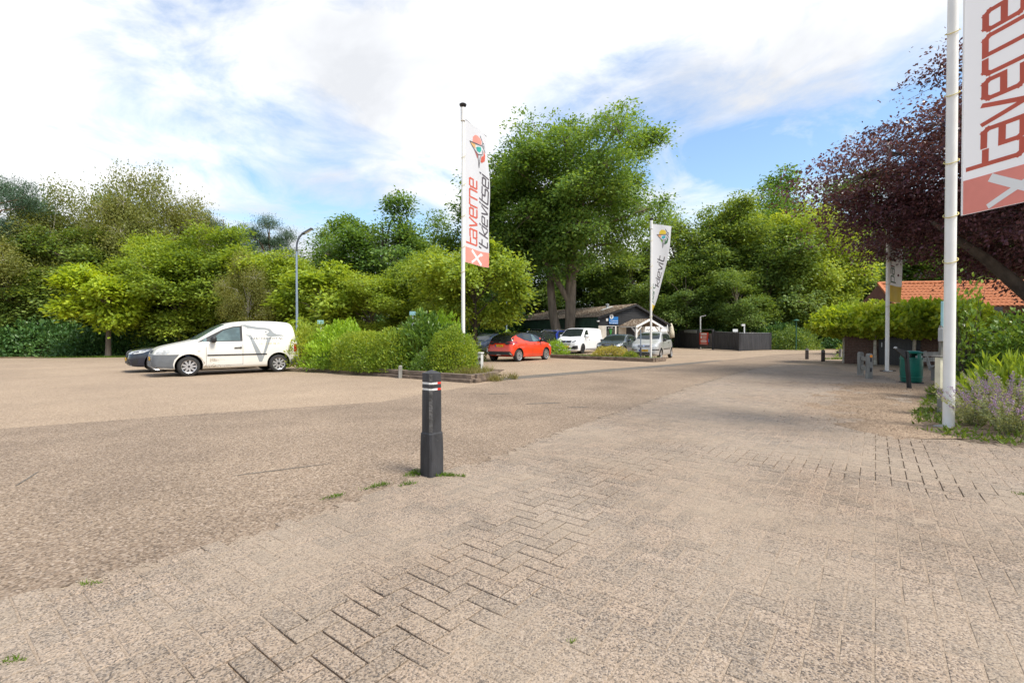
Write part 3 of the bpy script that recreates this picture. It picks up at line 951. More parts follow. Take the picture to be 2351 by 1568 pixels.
# ------------------------------------------------------------------ shrubs
def make_shrub(name, seed, rx, ry, rz, leaf, m, n, leaf_w=0.5, lump=0.22, flat=0.0, upright=0.3, thick=0.35, z0=0.0, boxy=1.0):
    r = np.random.RandomState(seed)
    d = rnd_dirs(r, n); d[:, 2] = np.abs(d[:, 2]) - 0.12
    off = r.uniform(0, 50, 3)
    lm = np.array([noise.noise(Vector((q[0] * 2.6 + off[0], q[1] * 2.6 + off[1], q[2] * 2.6))) + .5 * noise.noise(Vector((q[0] * 6 + off[0], q[1] * 6, q[2] * 6 + off[2]))) for q in d])
    q = (1 - thick * r.uniform(0, 1, n) ** 1.6) * (1 + lump * lm)
    if boxy != 1.0:
        e = np.abs(d) ** boxy; s = (e.sum(axis=1)) ** (-1 / boxy); q = q * s
    P = d * q.reshape(-1, 1) * np.array([rx, ry, rz])
    P[:, 2] = np.maximum(P[:, 2], -0.02) + z0
    D = d * .7 + r.normal(0, .5, (n, 3)) + np.array([0, 0, upright])
    N_ = d * .6 + np.array([0, 0, .7]) + r.normal(0, .4, (n, 3))
    ln = leaf * r.uniform(.6, 1.35, n)
    return leaves_mesh(name, P, D, N_, ln, ln * leaf_w, m, 0.16)


def stems(seed, rx, ry, rz, n, m, z0=0, rad=0.012):
    r = np.random.RandomState(seed); b = MB()
    for _ in range(n):
        a = r.uniform(0, 6.28); k = r.uniform(.3, .85)
        t = np.array([rx * k * math.cos(a), ry * k * math.sin(a), rz * r.uniform(.5, .9)])
        b.tube([(t[0] * .15, t[1] * .15, z0 - .05), (t[0] * .5, t[1] * .5, z0 + t[2] * .55), (t[0], t[1], z0 + t[2])], [rad, rad * .7, rad * .25], 4, cap=False)
    return b.mesh('stems', m)


def shrub(name, label, x, Y, rx, ry, rz, leaf, mk, n, seed, group=None, z=0.0, rz_rot=0.0, cat='shrub', **k):
    X = at(x, Y) if x is not None else 0
    o = thing(name, label, cat, (X, Y, z), rz_rot, group)
    link('foliage', make_shrub(name + '_foliage', seed, rx, ry, rz, leaf, LEAF[mk], n, **k), o)
    link('stems', stems(seed + 1, rx, ry, rz, 12, M_barkdark), o)
    return o


# dark undergrowth along the left wood edge
und = make_shrub('undergrowth_foliage', 60, 2.6, 1.7, 2.0, 0.19, LEAF['darkshrub'], 7000, lump=0.4)
ust = stems(61, 2.6, 1.7, 1.9, 14, M_barkdark)
for i, (x, Y, kx, kz) in enumerate([(-90, 31, 1.1, 1.2), (15, 31.5, 1.0, 1.0), (110, 32, 1.1, 1.25), (205, 32, 1.0, 1.0), (300, 33, 1.1, 1.1), (395, 34, 1.2, 1.0), (500, 34, 1.3, 1.1), (610, 33, 1.2, 1.1), (-30, 35, 1.3, 1.9), (90, 36, 1.3, 2.0), (210, 36.5, 1.3, 2.0), (330, 37, 1.4, 1.9), (700, 34, 1.2, 1.1), (790, 38, 1.4, 1.3), (880, 40, 1.5, 1.5), (980, 40, 1.5, 1.5)]):
    o = thing('undergrowth_shrub', 'glossy dark green shrub growing low under the wood edge', 'shrub', (at(x, Y), Y, -0.03), i * 1.7, 'dark shrubs under the left wood edge')
    o.scale = (kx, kx, kz); link('foliage', und, o); link('stems', ust, o)
for i, (x, Y, kx, kz) in enumerate([(1560, 56, 1.5, 1.6), (1640, 53, 1.5, 1.7), (1730, 50, 1.5, 1.8), (1800, 49, 1.3, 1.4), (1890, 58, 1.5, 1.4), (1970, 50, 1.4, 1.3), (1920, 64, 2.2, 2.2), (2040, 54, 1.8, 2.0), (1380, 58, 2.2, 2.2), (1180, 57, 2.2, 2.0), (1090, 54, 2.0, 1.6)]):
    o = thing('undergrowth_shrub', 'dark green shrub in the shade of the wood behind fence and hall', 'shrub', (at(x, Y), Y, -0.03), i * 1.3, 'dark shrubs in the wood behind fence and hall')
    o.scale = (kx, kx, kz); link('foliage', und, o); link('stems', ust, o)
shrub('fence_shrub', 'rounded ivy green bush at the right end of the black fence', 1822, 45, 2.3, 1.8, 2.3, 0.17, 'wood', 6000, 71, lump=0.3)
# ------------------------------------------------------------------ recreation hall
M_black = mat('black_stain', (0.022, 0.021, 0.022), 0.75, var=0.4, vscale=6, bump=0.4, bscale=30, stretch=(0.3, 1, 3))
M_green = mat('green_sheet', (0.022, 0.052, 0.034), 0.55, var=0.25, vscale=2)
M_roof = groundmat('mossy_fibre_roof', [(0.075, 0.05, 0.035), (0.13, 0.09, 0.062), (0.20, 0.15, 0.115), (0.10, 0.07, 0.05), (0.42, 0.38, 0.32), (0.085, 0.06, 0.04)], 0.11, (0.5, (0.7, 0.65, 0.6), (1.2, 1.15, 1.1)), 0.5)
M_cream = mat('cream_plaster', (0.66, 0.60, 0.50), 0.85, var=0.12, vscale=2.5)
M_white = mat('white_paint', (0.78, 0.77, 0.74), 0.5, var=0.06, vscale=3)
M_glassdark = mat('dark_window', (0.012, 0.014, 0.015), 0.08, var=0.1, spec=0.6)
M_doorblack = mat('black_door', (0.018, 0.017, 0.018), 0.45, var=0.2)
M_blue = mat('sign_blue', (0.01, 0.17, 0.50), 0.4, var=0.03)
M_signwhite = mat('sign_white', (0.82, 0.82, 0.80), 0.45, var=0.02)
M_signblack = mat('sign_black', (0.03, 0.03, 0.035), 0.5, var=0.02)
M_metal = mat('galvanised', (0.42, 0.43, 0.44), 0.45, 0.7, 0.15, 6)
M_greyplastic = mat('grey_plastic', (0.36, 0.37, 0.37), 0.6, var=0.08)

HX, HY, HRZ = 7.85, 43.0, R(30)
hall = thing('recreation_hall', 'long low black hall with mossy corrugated roof, white porch and green side wall', 'building', (HX, HY, 0), HRZ)
EL, PK, ER = (-0.35, 3.02), (4.34, 4.32), (9.05, 2.42)
LEN = 21.0


def roof_z(x):
    if x < PK[0]: return EL[1] + (PK[1] - EL[1]) * (x - EL[0]) / (PK[0] - EL[0])
    return PK[1] + (ER[1] - PK[1]) * (x - PK[0]) / (ER[0] - PK[0])


b = MB()
b.box((4.3, LEN / 2 + 0.06, 1.1), (8.5, LEN - 0.1, 2.2)); b.build('inner_wall', M_black, hall)
# green corrugated side
v, f = [], []
n = int(LEN / 0.06)
for i in range(n + 1):
    y = LEN * i / n; dx = -0.05 - 0.018 * (1 if (i // 2) % 2 else 0)
    v += [(dx, y, 0), (dx, y, 3.05)]
for i in range(n): f.append((2 * i, 2 * i + 2, 2 * i + 3, 2 * i + 1))
MB().add(v, f).build('side_cladding', M_green, hall)
# gable lining and weatherboards
g = MB(); g.add([(0, 0, 2.2), (8.6, 0, 2.2), (8.6, 0, roof_z(8.6) - .1), (PK[0], 0, PK[1] - .12), (0, 0, roof_z(0) - .1)], [(0, 1, 2, 3, 4)])
g.build('gable_lining', M_black, hall)
z = 2.24
rb = random.Random(3)
while z < PK[1] - 0.2:
    h = 0.19
    xs = []
    x0 = 0.0 if z + h < roof_z(0) - .1 else EL[0] + (z + h + .1 - EL[1]) / (PK[1] - EL[1]) * (PK[0] - EL[0])
    x1 = 8.6 if z + h < roof_z(8.6) - .1 else PK[0] + (PK[1] - z - h - .1) / (PK[1] - ER[1]) * (ER[0] - PK[0])
    cuts = [x0] + [c for c in (2.75 + rb.uniform(-.02, .02), 5.55 + rb.uniform(-.02, .02)) if x0 + .4 < c < x1 - .4] + [x1]
    for a, c in zip(cuts[:-1], cuts[1:]):
        w = MB(); dz = rb.uniform(-.012, .012)
        w.add([(a + .006, -.012, z + h + dz), (c - .006, -.012, z + h + dz), (c - .006, -.052, z - .01 + dz), (a + .006, -.052, z - .01 + dz), (a + .006, 0, z + h + dz), (c - .006, 0, z + h + dz), (c - .006, 0, z - .01 + dz), (a + .006, 0, z - .01 + dz)],
              [(3, 2, 1, 0), (4, 5, 6, 7), (0, 1, 5, 4), (2, 3, 7, 6), (1, 2, 6, 5), (3, 0, 4, 7)])
        w.build('weatherboard', M_black, hall)
    z += h
# white lower wall pieces
for (a, c, z0, z1) in [(-0.06, 0.8, 0, 2.22), (0.8, 1.95, 0, 1.2), (1.95, 3.28, 0, 2.22), (4.75, 5.4, 0, 2.22), (5.4, 8.75, 1.0, 2.2)]:
    w = MB(); w.box(((a + c) / 2, -0.03, (z0 + z1) / 2), (c - a - .004, 0.06, z1 - z0)); w.build('plaster_panel', M_cream if a < 5 else M_white, hall)
w = MB(); w.box((7.0, -0.02, .5), (3.2, .05, 1.0)); w.build('plinth', M_black, hall)
win = MB().box((1.375, -0.02, 1.7), (1.14, .03, 1.0)).build('window', M_glassdark, hall)
fr = MB()
for (c, s) in [((1.375, -.045, 2.2), (1.2, .04, .05)), ((1.375, -.045, 1.2), (1.2, .05, .05)), ((.82, -.045, 1.7), (.05, .04, .95)), ((1.93, -.045, 1.7), (.05, .04, .95))]: fr.box(c, s)
fr.build('window_frame', M_white, win)
vase = MB(); r3 = random.Random(9)
for k in range(16):
    a = r3.uniform(-.22, .22); vase.tube([(1.37, -.06, 1.35), (1.37 + a * .6, -.07, 1.65), (1.37 + a, -.08, 1.9 + r3.uniform(-.1, .15))], [.012, .02, .005], 4)
vase.build('green_flower_decal', mat('plant_green', (0.05, 0.30, 0.05), 0.5), win)
for x_, z_ in ((1.12, 2.0), (1.4, 2.03), (1.55, 2.05)): MB().lathe([(0, -.05), (.05, -.02), (.05, .03), (0, .05)], 8, (x_, -.07, z_)).build('flower_head', M_white, win)
MB().box((2.2, -0.07, 1.78), (.24, .03, .84)).build('slit_window', M_glassdark, hall)
d_ = MB().box((4.0, -0.02, 1.05), (1.42, .05, 2.1)).build('door', M_doorblack, hall)
MB().box((4.45, -.07, 1.05), (.12, .04, .03)).build('handle', M_metal, d_)
pst = MB().box((6.2, -0.075, 1.93), (1.15, .02, .5)).build('notice_board', M_signwhite, hall)
nb = MB()
for k in range(7): nb.box((5.85 + .14 * k, -.088, 1.85 + .06 * (k % 2)), (.07, .006, .1 + .04 * (k % 3)))
nb.build('notice_pictures', M_signblack, pst)
MB().box((6.2, -0.08, 1.55), (1.6, .02, .22)).build('dark_band', M_black, hall)
MB().box((8.1, -.09, 1.95), (1.2, .04, .5)).build('white_board', M_signwhite, hall)
MB().box((.92, -.07, 2.77), (.24, .03, .24)).build('vent_grille', M_white, hall)
sg = MB().box((1.67, -.11, 2.72), (1.08, .04, .66)).build('sign_panel', M_blue, hall)
textsurf('Kievitsnest', .2, lambda x, y: (1.67 + .5 + x, -.134, 2.62 + y), 'lettering', M_signwhite, sg, align='RIGHT')
textsurf('Recreatiezaal', .195, lambda x, y: (1.67 + .5 + x, -.134, 2.43 + y), 'lettering', M_signwhite, sg, align='RIGHT')
dc = surf([circle2(1.40, 3.07, .235)], lambda x, y: (x, -.145, y), 'sign_disc', M_signwhite, sg, skirt=(0, .03, 0))
surf([[(1.33, 2.88), (1.37, 3.0), (1.36, 3.2), (1.43, 3.12), (1.48, 3.0), (1.44, 2.95)]], lambda x, y: (x, -.149, y), 'bird_emblem', M_signblack, dc)
lt = MB()
for x_ in (-.3, -.1, .05): lt.lathe([(0.0, -.06), (.06, -.04), (.075, .05), (0, .07)], 8, (-.16 + x_ * .3, -.18 + .0 * x_, 2.62), 'Y')
lt.beam((-.3, -.1, 2.66), (.0, -.1, 2.66), .05, .05)
lt.build('floodlights', M_white, hall)


def corrugated(p0, p1, q0, q1, pitch, amp, seg=3):
    """sheet from eave p0-p1 up to ridge q0-q1, waves across the eave direction"""
    p0, p1, q0, q1 = map(Vector, (p0, p1, q0, q1))
    Ln = (p1 - p0).length; n = int(Ln / pitch * 4)
    nrm = (p1 - p0).cross(q0 - p0).normalized()
    if nrm.z < 0: nrm = -nrm
    v, f = [], []
    for i in range(n + 1):
        t = i / n; w = nrm * amp * math.sin(i * math.pi / 2)
        for k in range(seg + 1):
            s = k / seg; v.append((p0.lerp(p1, t)).lerp(q0.lerp(q1, t), s) + w)
    for i in range(n):
        for k in range(seg):
            a = i * (seg + 1) + k; f.append((a, a + seg + 1, a + seg + 2, a + 1))
    return v, f


rf = MB()
rf.add(*corrugated((EL[0], -.3, EL[1]), (EL[0], LEN, EL[1]), (PK[0], -.3, PK[1]), (PK[0], LEN, PK[1]), .18, .028))
rf.add(*corrugated((ER[0], -.3, ER[1]), (ER[0], LEN, ER[1]), (PK[0], -.3, PK[1]), (PK[0], LEN, PK[1]), .18, .028))
rfo = rf.build('roof', M_roof, hall, smooth=True, angle=80)
bb = MB(); bb.beam((EL[0], -.31, EL[1] - .12), (PK[0], -.31, PK[1] - .12), .035, .16); bb.beam((PK[0], -.312, PK[1] - .12), (ER[0], -.312, ER[1] - .12), .035, .16)
bb.build('bargeboard', M_black, rfo)
ch = MB(); ch.lathe([(.14, 0), (.14, .35), (.2, .36), (.2, .45), (.05, .52), (0, .52)], 12, (3.3, 2.6, 3.95)); ch.build('flue', M_metal, rfo, smooth=True)
MB().beam((2.2, 2.2, 3.80), (3.6, 2.2, 4.185), .35, .02).build('skylight', M_signwhite, rfo)
# low window in green side wall
sw = MB().box((-.09, 10.3, 1.6), (.05, 1.7, .75)).build('side_window', M_glassdark, hall)
q = MB()
for (c, s) in [((-.12, 10.3, 2.0), (.05, 1.85, .07)), ((-.12, 9.42, 1.6), (.05, .07, .8)), ((-.12, 11.18, 1.6), (.05, .07, .8))]: q.box(c, s)
q.build('window_frame', M_metal, sw)
# porch
porch = rf2 = MB()
PY = -2.25
rf2.add(*corrugated((2.35, PY, 2.2), (2.35, -.06, 2.2), (4.06, PY, 2.86), (4.06, -.06, 2.86), .16, .024, 2))
rf2.add(*corrugated((5.75, PY, 2.2), (5.75, -.06, 2.2), (4.06, PY, 2.86), (4.06, -.06, 2.86), .16, .024, 2))
pr = rf2.build('porch_roof', M_roof, hall, smooth=True, angle=80)
t = MB()
t.beam((2.36, PY - .02, 2.08), (4.06, PY - .02, 2.76), .06, .18); t.beam((4.06, PY - .023, 2.76), (5.75, PY - .023, 2.08), .06, .18)
t.build('gable_trim', M_white, pr)
for x_ in (2.5, 5.6):
    p_ = MB().box((x_, PY + .1, 1.05), (.15, .15, 2.1)).build('porch_post', M_white, hall)
    k = 1 if x_ < 4 else -1
    MB().beam((x_, PY + .1, 1.55), (x_ + .62 * k, PY + .1, 2.15), .09, .09).build('brace', M_white, p_)
    MB().beam((x_, PY + .1, 1.55), (x_, PY + .75, 2.15), .09, .09).build('brace', M_white, p_)
MB().beam((2.5, PY + .1, 2.13), (2.5, -.1, 2.13), .1, .12).build('porch_beam', M_white, hall)

# black boarding between hall and car park
bk = thing('low_fence', 'low black board fence along the green wall behind the parked cars', 'fence', (0, 0, 0))
for i in range(9):
    a = Vector((at(1060, 44) + i * 1.3, 43.5 + 0.28 * i - (.1 if i > 5 else 0), 0))
    MB().box((a.x, a.y + 1.2, .62), (1.27, .04, 1.2)).build('board', M_black, bk)

# ------------------------------------------------------------------ black fence with notice
fence = thing('black_fence', 'black slatted fence with a gate in front of the wood', 'fence', (19.4, 40.5, 0))


def slats(p, q, w, h0, h1, zb=0.04):
    p, q = Vector(p), Vector(q); d = q - p; n = max(1, int(d.length / w)); a = math.atan2(d.y, d.x)
    for i in range(n):
        c = p + d * ((i + .5) / n); h = h0 + (h1 - h0) * (i + .5) / n + rb.uniform(-.015, .015)
        s = MB().box((c.x - 19.4, c.y - 40.5, zb + h / 2), (w * .93, .025 + rb.uniform(0, .012), h), a)
        s.build('slat', M_fence, fence)
    for z_ in (.4, .95):
        MB().beam((p.x - 19.4 + .03, p.y - 40.5 + .03, z_), (q.x - 19.4 + .03, q.y - 40.5 + .03, z_), .03, .06).build('rail', M_fence, fence)


M_fence = mat('fence_black', (0.030, 0.029, 0.032), 0.7, var=0.35, vscale=5, bump=0.3, stretch=(1, 1, 0.2))
slats((18.7, 53.3), (18.75, 47.6), .3, 1.82, 1.78)
slats((19.0, 44.8), (19.4, 40.5), .28, 1.68, 1.48)
slats((19.4, 40.5), (23.75, 43.7), .2, 1.48, 1.5)
slats((17.3, 55.0), (18.7, 53.3), .3, 1.45, 1.5)
for (x_, y_, h) in [(18.75, 47.5, 1.95), (19.0, 44.9, 1.92), (19.4, 40.5, 1.55), (23.78, 43.72, 1.6), (18.7, 53.3, 1.9)]:
    MB().box((x_ - 19.4, y_ - 40.5, h / 2), (.16, .16, h)).build('post', M_fence, fence)
gt = MB().box((18.88 - 19.4, 46.2 - 40.5, .85), (.05, 2.4, 1.35), R(5.4))
gto = gt.build('gate', mat('gate_grey', (0.10, 0.09, 0.085), 0.7, var=.3), fence)
MB().tube([(18.84 - 19.4, 47.3 - 40.5, .15), (18.84 - 19.4, 47.3 - 40.5, 1.6)], .03, 8).build('gate_pipe', M_white, gto)
r2 = MB(); r2.tube([(18.7 - 19.4, 53.3 - 40.5, 1.93), (19.0 - 19.4, 44.9 - 40.5, 1.9)], .018, 6); r2.tube([(19.0 - 19.4, 44.9 - 40.5, 1.72), (19.4 - 19.4, 0, 1.56), (4.35, 3.2, 1.56)], .018, 6)
r2.build('top_wire', M_metal, fence)
sh = MB().beam((-.72, 11.0, 1.8), (-.7, 7.6, 1.72), .05, .28).build('rolled_screen', M_metal, fence)
# red notice
M_red = mat('notice_red', (0.62, 0.055, 0.025), 0.45, var=.03)
nx, ny = 18.80, 46.4
nd = Vector((19.0 - 18.75, 44.9 - 47.5, 0)).normalized(); nn = Vector((-nd.y, nd.x, 0))
if nn.x > 0: nn = -nn
notice = thing('notice_panel', 'tall red notice with white printed lines on the black fence gate', 'sign', (nx, ny, 0))


def nmap(u, v_, off=0.07): p = nd * u + nn * off; return (p.x, p.y, v_)


surf([[(-.82, .45), (.82, .45), (.82, 1.62), (-.82, 1.62)]], lambda u, v_: nmap(u, v_), 'board', M_red, notice, skirt=tuple(-nn * .03))
lines = []
for (a, c, z0, z1) in [(-.6, .6, 1.42, 1.55), (-.6, .6, 1.32, 1.36), (-.62, -.3, 1.04, 1.27), (-.2, .6, 1.2, 1.24), (-.2, .5, 1.1, 1.13), (-.2, .6, 1.02, 1.05), (-.4, .4, .9, .94), (-.6, .6, .84, .87), (-.6, .6, .72, .8), (-.5, .5, .67, .7), (-.6, .6, .52, .56)]:
    lines.append([(a, z0), (c, z0), (c, z1), (a, z1)])
surf(lines, lambda u, v_: nmap(u, v_, .075), 'printed_lines', M_signwhite, notice)
surf([[(.85, .7), (1.05, .7), (1.05, 1.0), (.85, 1.0)]], lambda u, v_: nmap(u, v_, .06), 'blue_sticker', M_blue, notice)
# small poles behind fence
for (x_, y_, h, lab, arm) in [(at(1608, 48.5), 48.5, zat(727, 48.5), 'thin white lamp pole standing behind the black fence gate', 1), (at(1711, 43), 43.2, zat(745, 43), 'short white camera pole behind the slatted fence', 0)]:
    o = thing('lamp_pole', lab, 'pole', (x_, y_, 0))
    MB().tube([(0, 0, -.03), (0, 0, h)], .06, 10).build('pole', M_white, o, smooth=True)
    if arm: MB().beam((0, 0, h), (.5, -.1, h + .12), .1, .06).build('lamp_head', M_white, o)
    else: MB().box((-.1, 0, h - .05), (.3, .16, .18)).build('camera_head', M_white, o)
o = thing('fence_plate', 'small white square sign on a thin post above the black fence', 'sign', (at(1690, 44), 44.2, 0))
MB().tube([(0, 0, 0), (0, 0, 1.7)], .03, 6).build('post', M_metal, o); MB().box((0, -.03, 1.8), (.46, .03, .26)).build('plate', M_signwhite, o)
# folded parasols by the hall
M_canvas = mat('parasol_canvas', (0.62, 0.55, 0.42), 0.85, var=.12, vscale=8)
for (x_, Y, yt, lab, w) in [(1541, 49, 742, 'closed beige parasol standing behind the black fence beside the hall', .30), (1532, 49.5, 744, 'thin white rolled parasol next to the closed beige one', .12)]:
    o = thing('parasol', lab, 'parasol', (at(x_, Y), Y, 0)); h = zat(yt, Y)
    MB().tube([(0, 0, 0), (0, 0, h)], .025, 8).build('pole', M_metal, o)
    cn = MB()
    v, f = [], []
    for i, (r_, z_) in enumerate([(w * .35, 1.1), (w, 1.15), (w * .85, 1.7), (w * .55, 2.2), (w * .18, h - .02), (.01, h)]):
        for k in range(16): t_ = 6.283 * k / 16; rr = r_ * (1 + .18 * (k % 2)); v.append((rr * math.cos(t_), rr * math.sin(t_), z_))
    for i in range(5):
        for k in range(16): f.append((i * 16 + k, i * 16 + (k + 1) % 16, (i + 1) * 16 + (k + 1) % 16, (i + 1) * 16 + k))
    cn.add(v, f).build('canopy', M_canvas if w > .2 else M_white, o, smooth=True, angle=80)

# ------------------------------------------------------------------ brick shed and tiled house on the right
M_brick = mat('shed_brick', (0.105, 0.058, 0.042), 0.85, var=.35, vscale=14, bump=.4)
M_mortar = mat('mortar', (0.16, 0.135, 0.115), 0.95, var=.2)
M_tile = mat('orange_tile', (0.42, 0.135, 0.045), 0.75, var=.28, vscale=5, bump=.3)
SX, SY, SRZ = 15.7, 22.4, R(-45)
shed = thing('brick_shed', 'low dark brick shed with a black door behind the flat clipped trees', 'building', (SX, SY, 0), SRZ)
MB().box((2.9, 1.5, 1.02), (5.78, 2.98, 2.0)).build('wall', M_mortar, shed)
v = MB()
for j in range(27):
    z_ = .04 + j * .075
    for i in range(-1, 27):
        x_ = i * .22 + (.11 if j % 2 else 0)
        a, c = max(x_, 0.0), min(x_ + .21, 5.8)
        if c - a < .03: continue
        if c > 1.28 and a < 2.72:
            if a < 1.28: c = 1.28
            elif c > 2.72: a = 2.72
            else: continue
            if c - a < .03: continue
        v.box(((a + c) / 2, .003, z_), (c - a, .026, .063))
tag(v.build('brickwork', M_brick, shed), kind='stuff')
v = MB()
for j in range(27):
    for i in range(13):
        y_ = i * .22 + (.11 if j % 2 else 0) + .12
        v.box((.003, y_, .04 + j * .075), (.026, .21, .063))
tag(v.build('end_brickwork', M_brick, shed), kind='stuff')
dd = MB().box((2.0, -.01, 1.0), (1.4, .06, 2.0)).build('door', M_doorblack, shed)
dl = MB()
for i in range(9): dl.box((1.36 + .16 * i, -.045, 1.0), (.145, .02, 1.96))
for i in range(9): MB().box((1.36 + .16 * i, -.047, 1.0), (.15, .02, 1.94)).build('door_board', M_doorblack, dd)
MB().box((1.4, -.07, .9), (.03, .04, .2)).build('handle', M_metal, dd)
MB().box((2.9, 1.45, 2.1), (6.2, 3.4, .16)).build('flat_roof', M_black, shed)

house = thing('tiled_house', 'house with an orange pantile roof rising behind the clipped trees', 'building', (at(2040, 29), 29.0, 0), R(-8))
hw = 13.0
MB().box((hw / 2 + .3, 3.2, 1.55), (hw, 5.0, 3.1)).build('wall', mat('house_wall', (0.20, 0.13, 0.10), 0.9, var=.25, vscale=8), house)
EY, EZ, RY, RZ = -.1, 3.05, 2.3, 4.72
MB().add([(.45, EY, EZ - .04), (hw + 1, EY, EZ - .04), (hw + 1, RY, RZ - .05), (.75, RY, RZ - .05), (.45, RY * 2 - EY, EZ - .04), (hw + 1, RY * 2 - EY, EZ - .04)], [(0, 1, 2, 3), (3, 2, 5, 4), (0, 3, 4)]).build('roof', mat('roof_underlay', (0.12, 0.05, 0.03), .9), house)
roofo = house.children[-1]
tv, tf = [], []
for i in range(7):
    t_ = i / 6; x_ = -.125 + .25 * t_; z_ = .028 * math.sin(t_ * math.pi * 2) + (.012)
    tv += [(x_, 0, z_ + .02), (x_, .37, z_)]
for i in range(6): tf.append((2 * i, 2 * i + 2, 2 * i + 3, 2 * i + 1))
tv += [(tv[2 * i][0], 0, tv[2 * i][2] - .022) for i in range(7)]
for i in range(6): tf.append((14 + i, 15 + i, 2 * i + 2, 2 * i))
tm_ = bpy.data.meshes.new('roof_tile'); tm_.from_pydata(tv, [], tf); tm_.materials.append(M_tile)
tm_.polygons.foreach_set('use_smooth', [True] * len(tf)); tm_.update()
sl = math.atan2(RZ - EZ, RY - EY); slen = math.hypot(RZ - EZ, RY - EY)
rows = int(slen / .325)
cnt = 0
tiles = []
for j in range(rows + 1):
    for i in range(int((hw - .2) / .25)):
        x_ = .62 + .25 * i + .3 * j / rows
        tiles.append((j, x_))
tiles.sort(key=lambda t_: t_[1])
rest_v, rest_f = [], []
for k, (j, x_) in enumerate(tiles):
    s_ = j * slen / (rows + .6)
    p = Vector((x_, EY + s_ * math.cos(sl), EZ + s_ * math.sin(sl) + .012))
    rx_, rz_ = sl + rb.gauss(0, .012), rb.gauss(0, .012)
    if k < 300:
        o = link('roof_tile', tm_, roofo, p); o.rotation_euler = (rx_, 0, rz_)
    else:
        M_ = Matrix.Translation(p) @ Matrix.Rotation(rz_, 4, 'Z') @ Matrix.Rotation(rx_, 4, 'X')
        b0 = len(rest_v); rest_v += [tuple(M_ @ Vector(q_)) for q_ in tv]; rest_f += [tuple(b0 + q_ for q_ in ff) for ff in tf]
me = bpy.data.meshes.new('roof_tiles'); me.from_pydata(rest_v, [], rest_f); me.materials.append(M_tile); me.update()
if rest_v: tag(link('roof_tiles', me, roofo), kind='stuff')
MB().tube([(.7, RY, RZ + .02), (hw + 1, RY, RZ + .02)], .11, 10).build('ridge', M_tile, roofo, smooth=True)
MB().beam((.42, EY, EZ + .03), (.72, RY, RZ + .04), .16, .12).build('verge', M_tile, roofo)
MB().box((4.3, -.14, 2.72), (3.4, .06, .55)).build('dark_cladding', M_black, house)
wv = MB().box((8.2, -.16, 2.7), (1.3, .06, .6)).build('window', M_glassdark, house)
q = MB()
for (c, s) in [((8.2, -.2, 3.0), (1.4, .05, .07)), ((8.2, -.2, 2.4), (1.4, .05, .07)), ((7.55, -.2, 2.7), (.07, .05, .6)), ((8.85, -.2, 2.7), (.07, .05, .6)), ((8.2, -.2, 2.7), (.06, .05, .6))]: q.box(c, s)
q.build('window_frame', M_white, wv)
# lower roof end at left
MB().add([(-.35, -.6, 2.35), (1.6, -.6, 2.35), (1.6, .3, 3.25), (.15, .3, 3.25)], [(0, 1, 2, 3)]).build('lean_to_roof', M_tile, house)

# flat clipped plane trees in front of the shed
pt_mesh = make_shrub('clipped_crown', 80, 1.75, 1.15, .82, 0.17, LEAF['plane'], 4200, leaf_w=.75, lump=.28, thick=.7, upright=.15)


def plane_tree(x, Y, ks, rz, label):
    o = thing('clipped_tree', label, 'tree', (at(x, Y), Y, 0), rz)
    t_ = MB(); t_.tube([(0, 0, -.02), (.02, 0, .7), (0, 0, 1.5)], [.075, .065, .06], 10)
    for k in range(6): a = k * 1.05; t_.tube([(0, 0, 1.25), (.7 * math.cos(a), .5 * math.sin(a), 1.55), (1.4 * math.cos(a), .9 * math.sin(a), 1.65)], [.04, .03, .012], 5)
    t_.build('trunk', M_palebark, o, smooth=True)
    for zz, s in ((1.72, (ks, 1, 1.35)), (1.78, (ks * .97, .97, -.72))):
        c = link('crown', pt_mesh, o, (0, 0, zz)); c.scale = s
    return o


plane_tree(1938, 22.9, 1.0, .2, 'flat clipped tree with a brown stake trunk at the open end of the row')
plane_tree(2010, 21.4, 1.0, 1.9, 'flat clipped tree with a pale trunk at the corner of the brick shed')
plane_tree(2100, 20.3, 1.05, 3.3, 'flat clipped tree with a pale trunk right behind the green bin')
plane_tree(2185, 19.4, 1.0, 4.4, 'flat clipped tree partly behind the thick white flagpole')
# ------------------------------------------------------------------ timber-edged beds
M_sleeper = mat('weathered_sleeper', (0.155, 0.115, 0.085), 0.9, var=.4, vscale=5, bump=.9, bscale=14, stretch=(.25, 1, 1))
M_greywood = mat('grey_weathered_wood', (0.235, 0.225, 0.20), 0.85, var=.3, vscale=6, bump=.6, bscale=16, stretch=(1, 1, .25))


def sleepers(parent, p, q, ln, h, w, zb, ox, oy):
    p, q = Vector(p), Vector(q); d = q - p; n = max(1, round(d.length / ln)); a = math.atan2(d.y, d.x)
    for i in range(n):
        c = p + d * ((i + .5) / n)
        m_ = MB().box((c.x - ox, c.y - oy, zb + h / 2 + rb.uniform(-.012, .012)), (d.length / n - .015, w, h), a + rb.uniform(-.012, .012))
        m_.build('sleeper', M_sleeper, parent, bevel=.012)


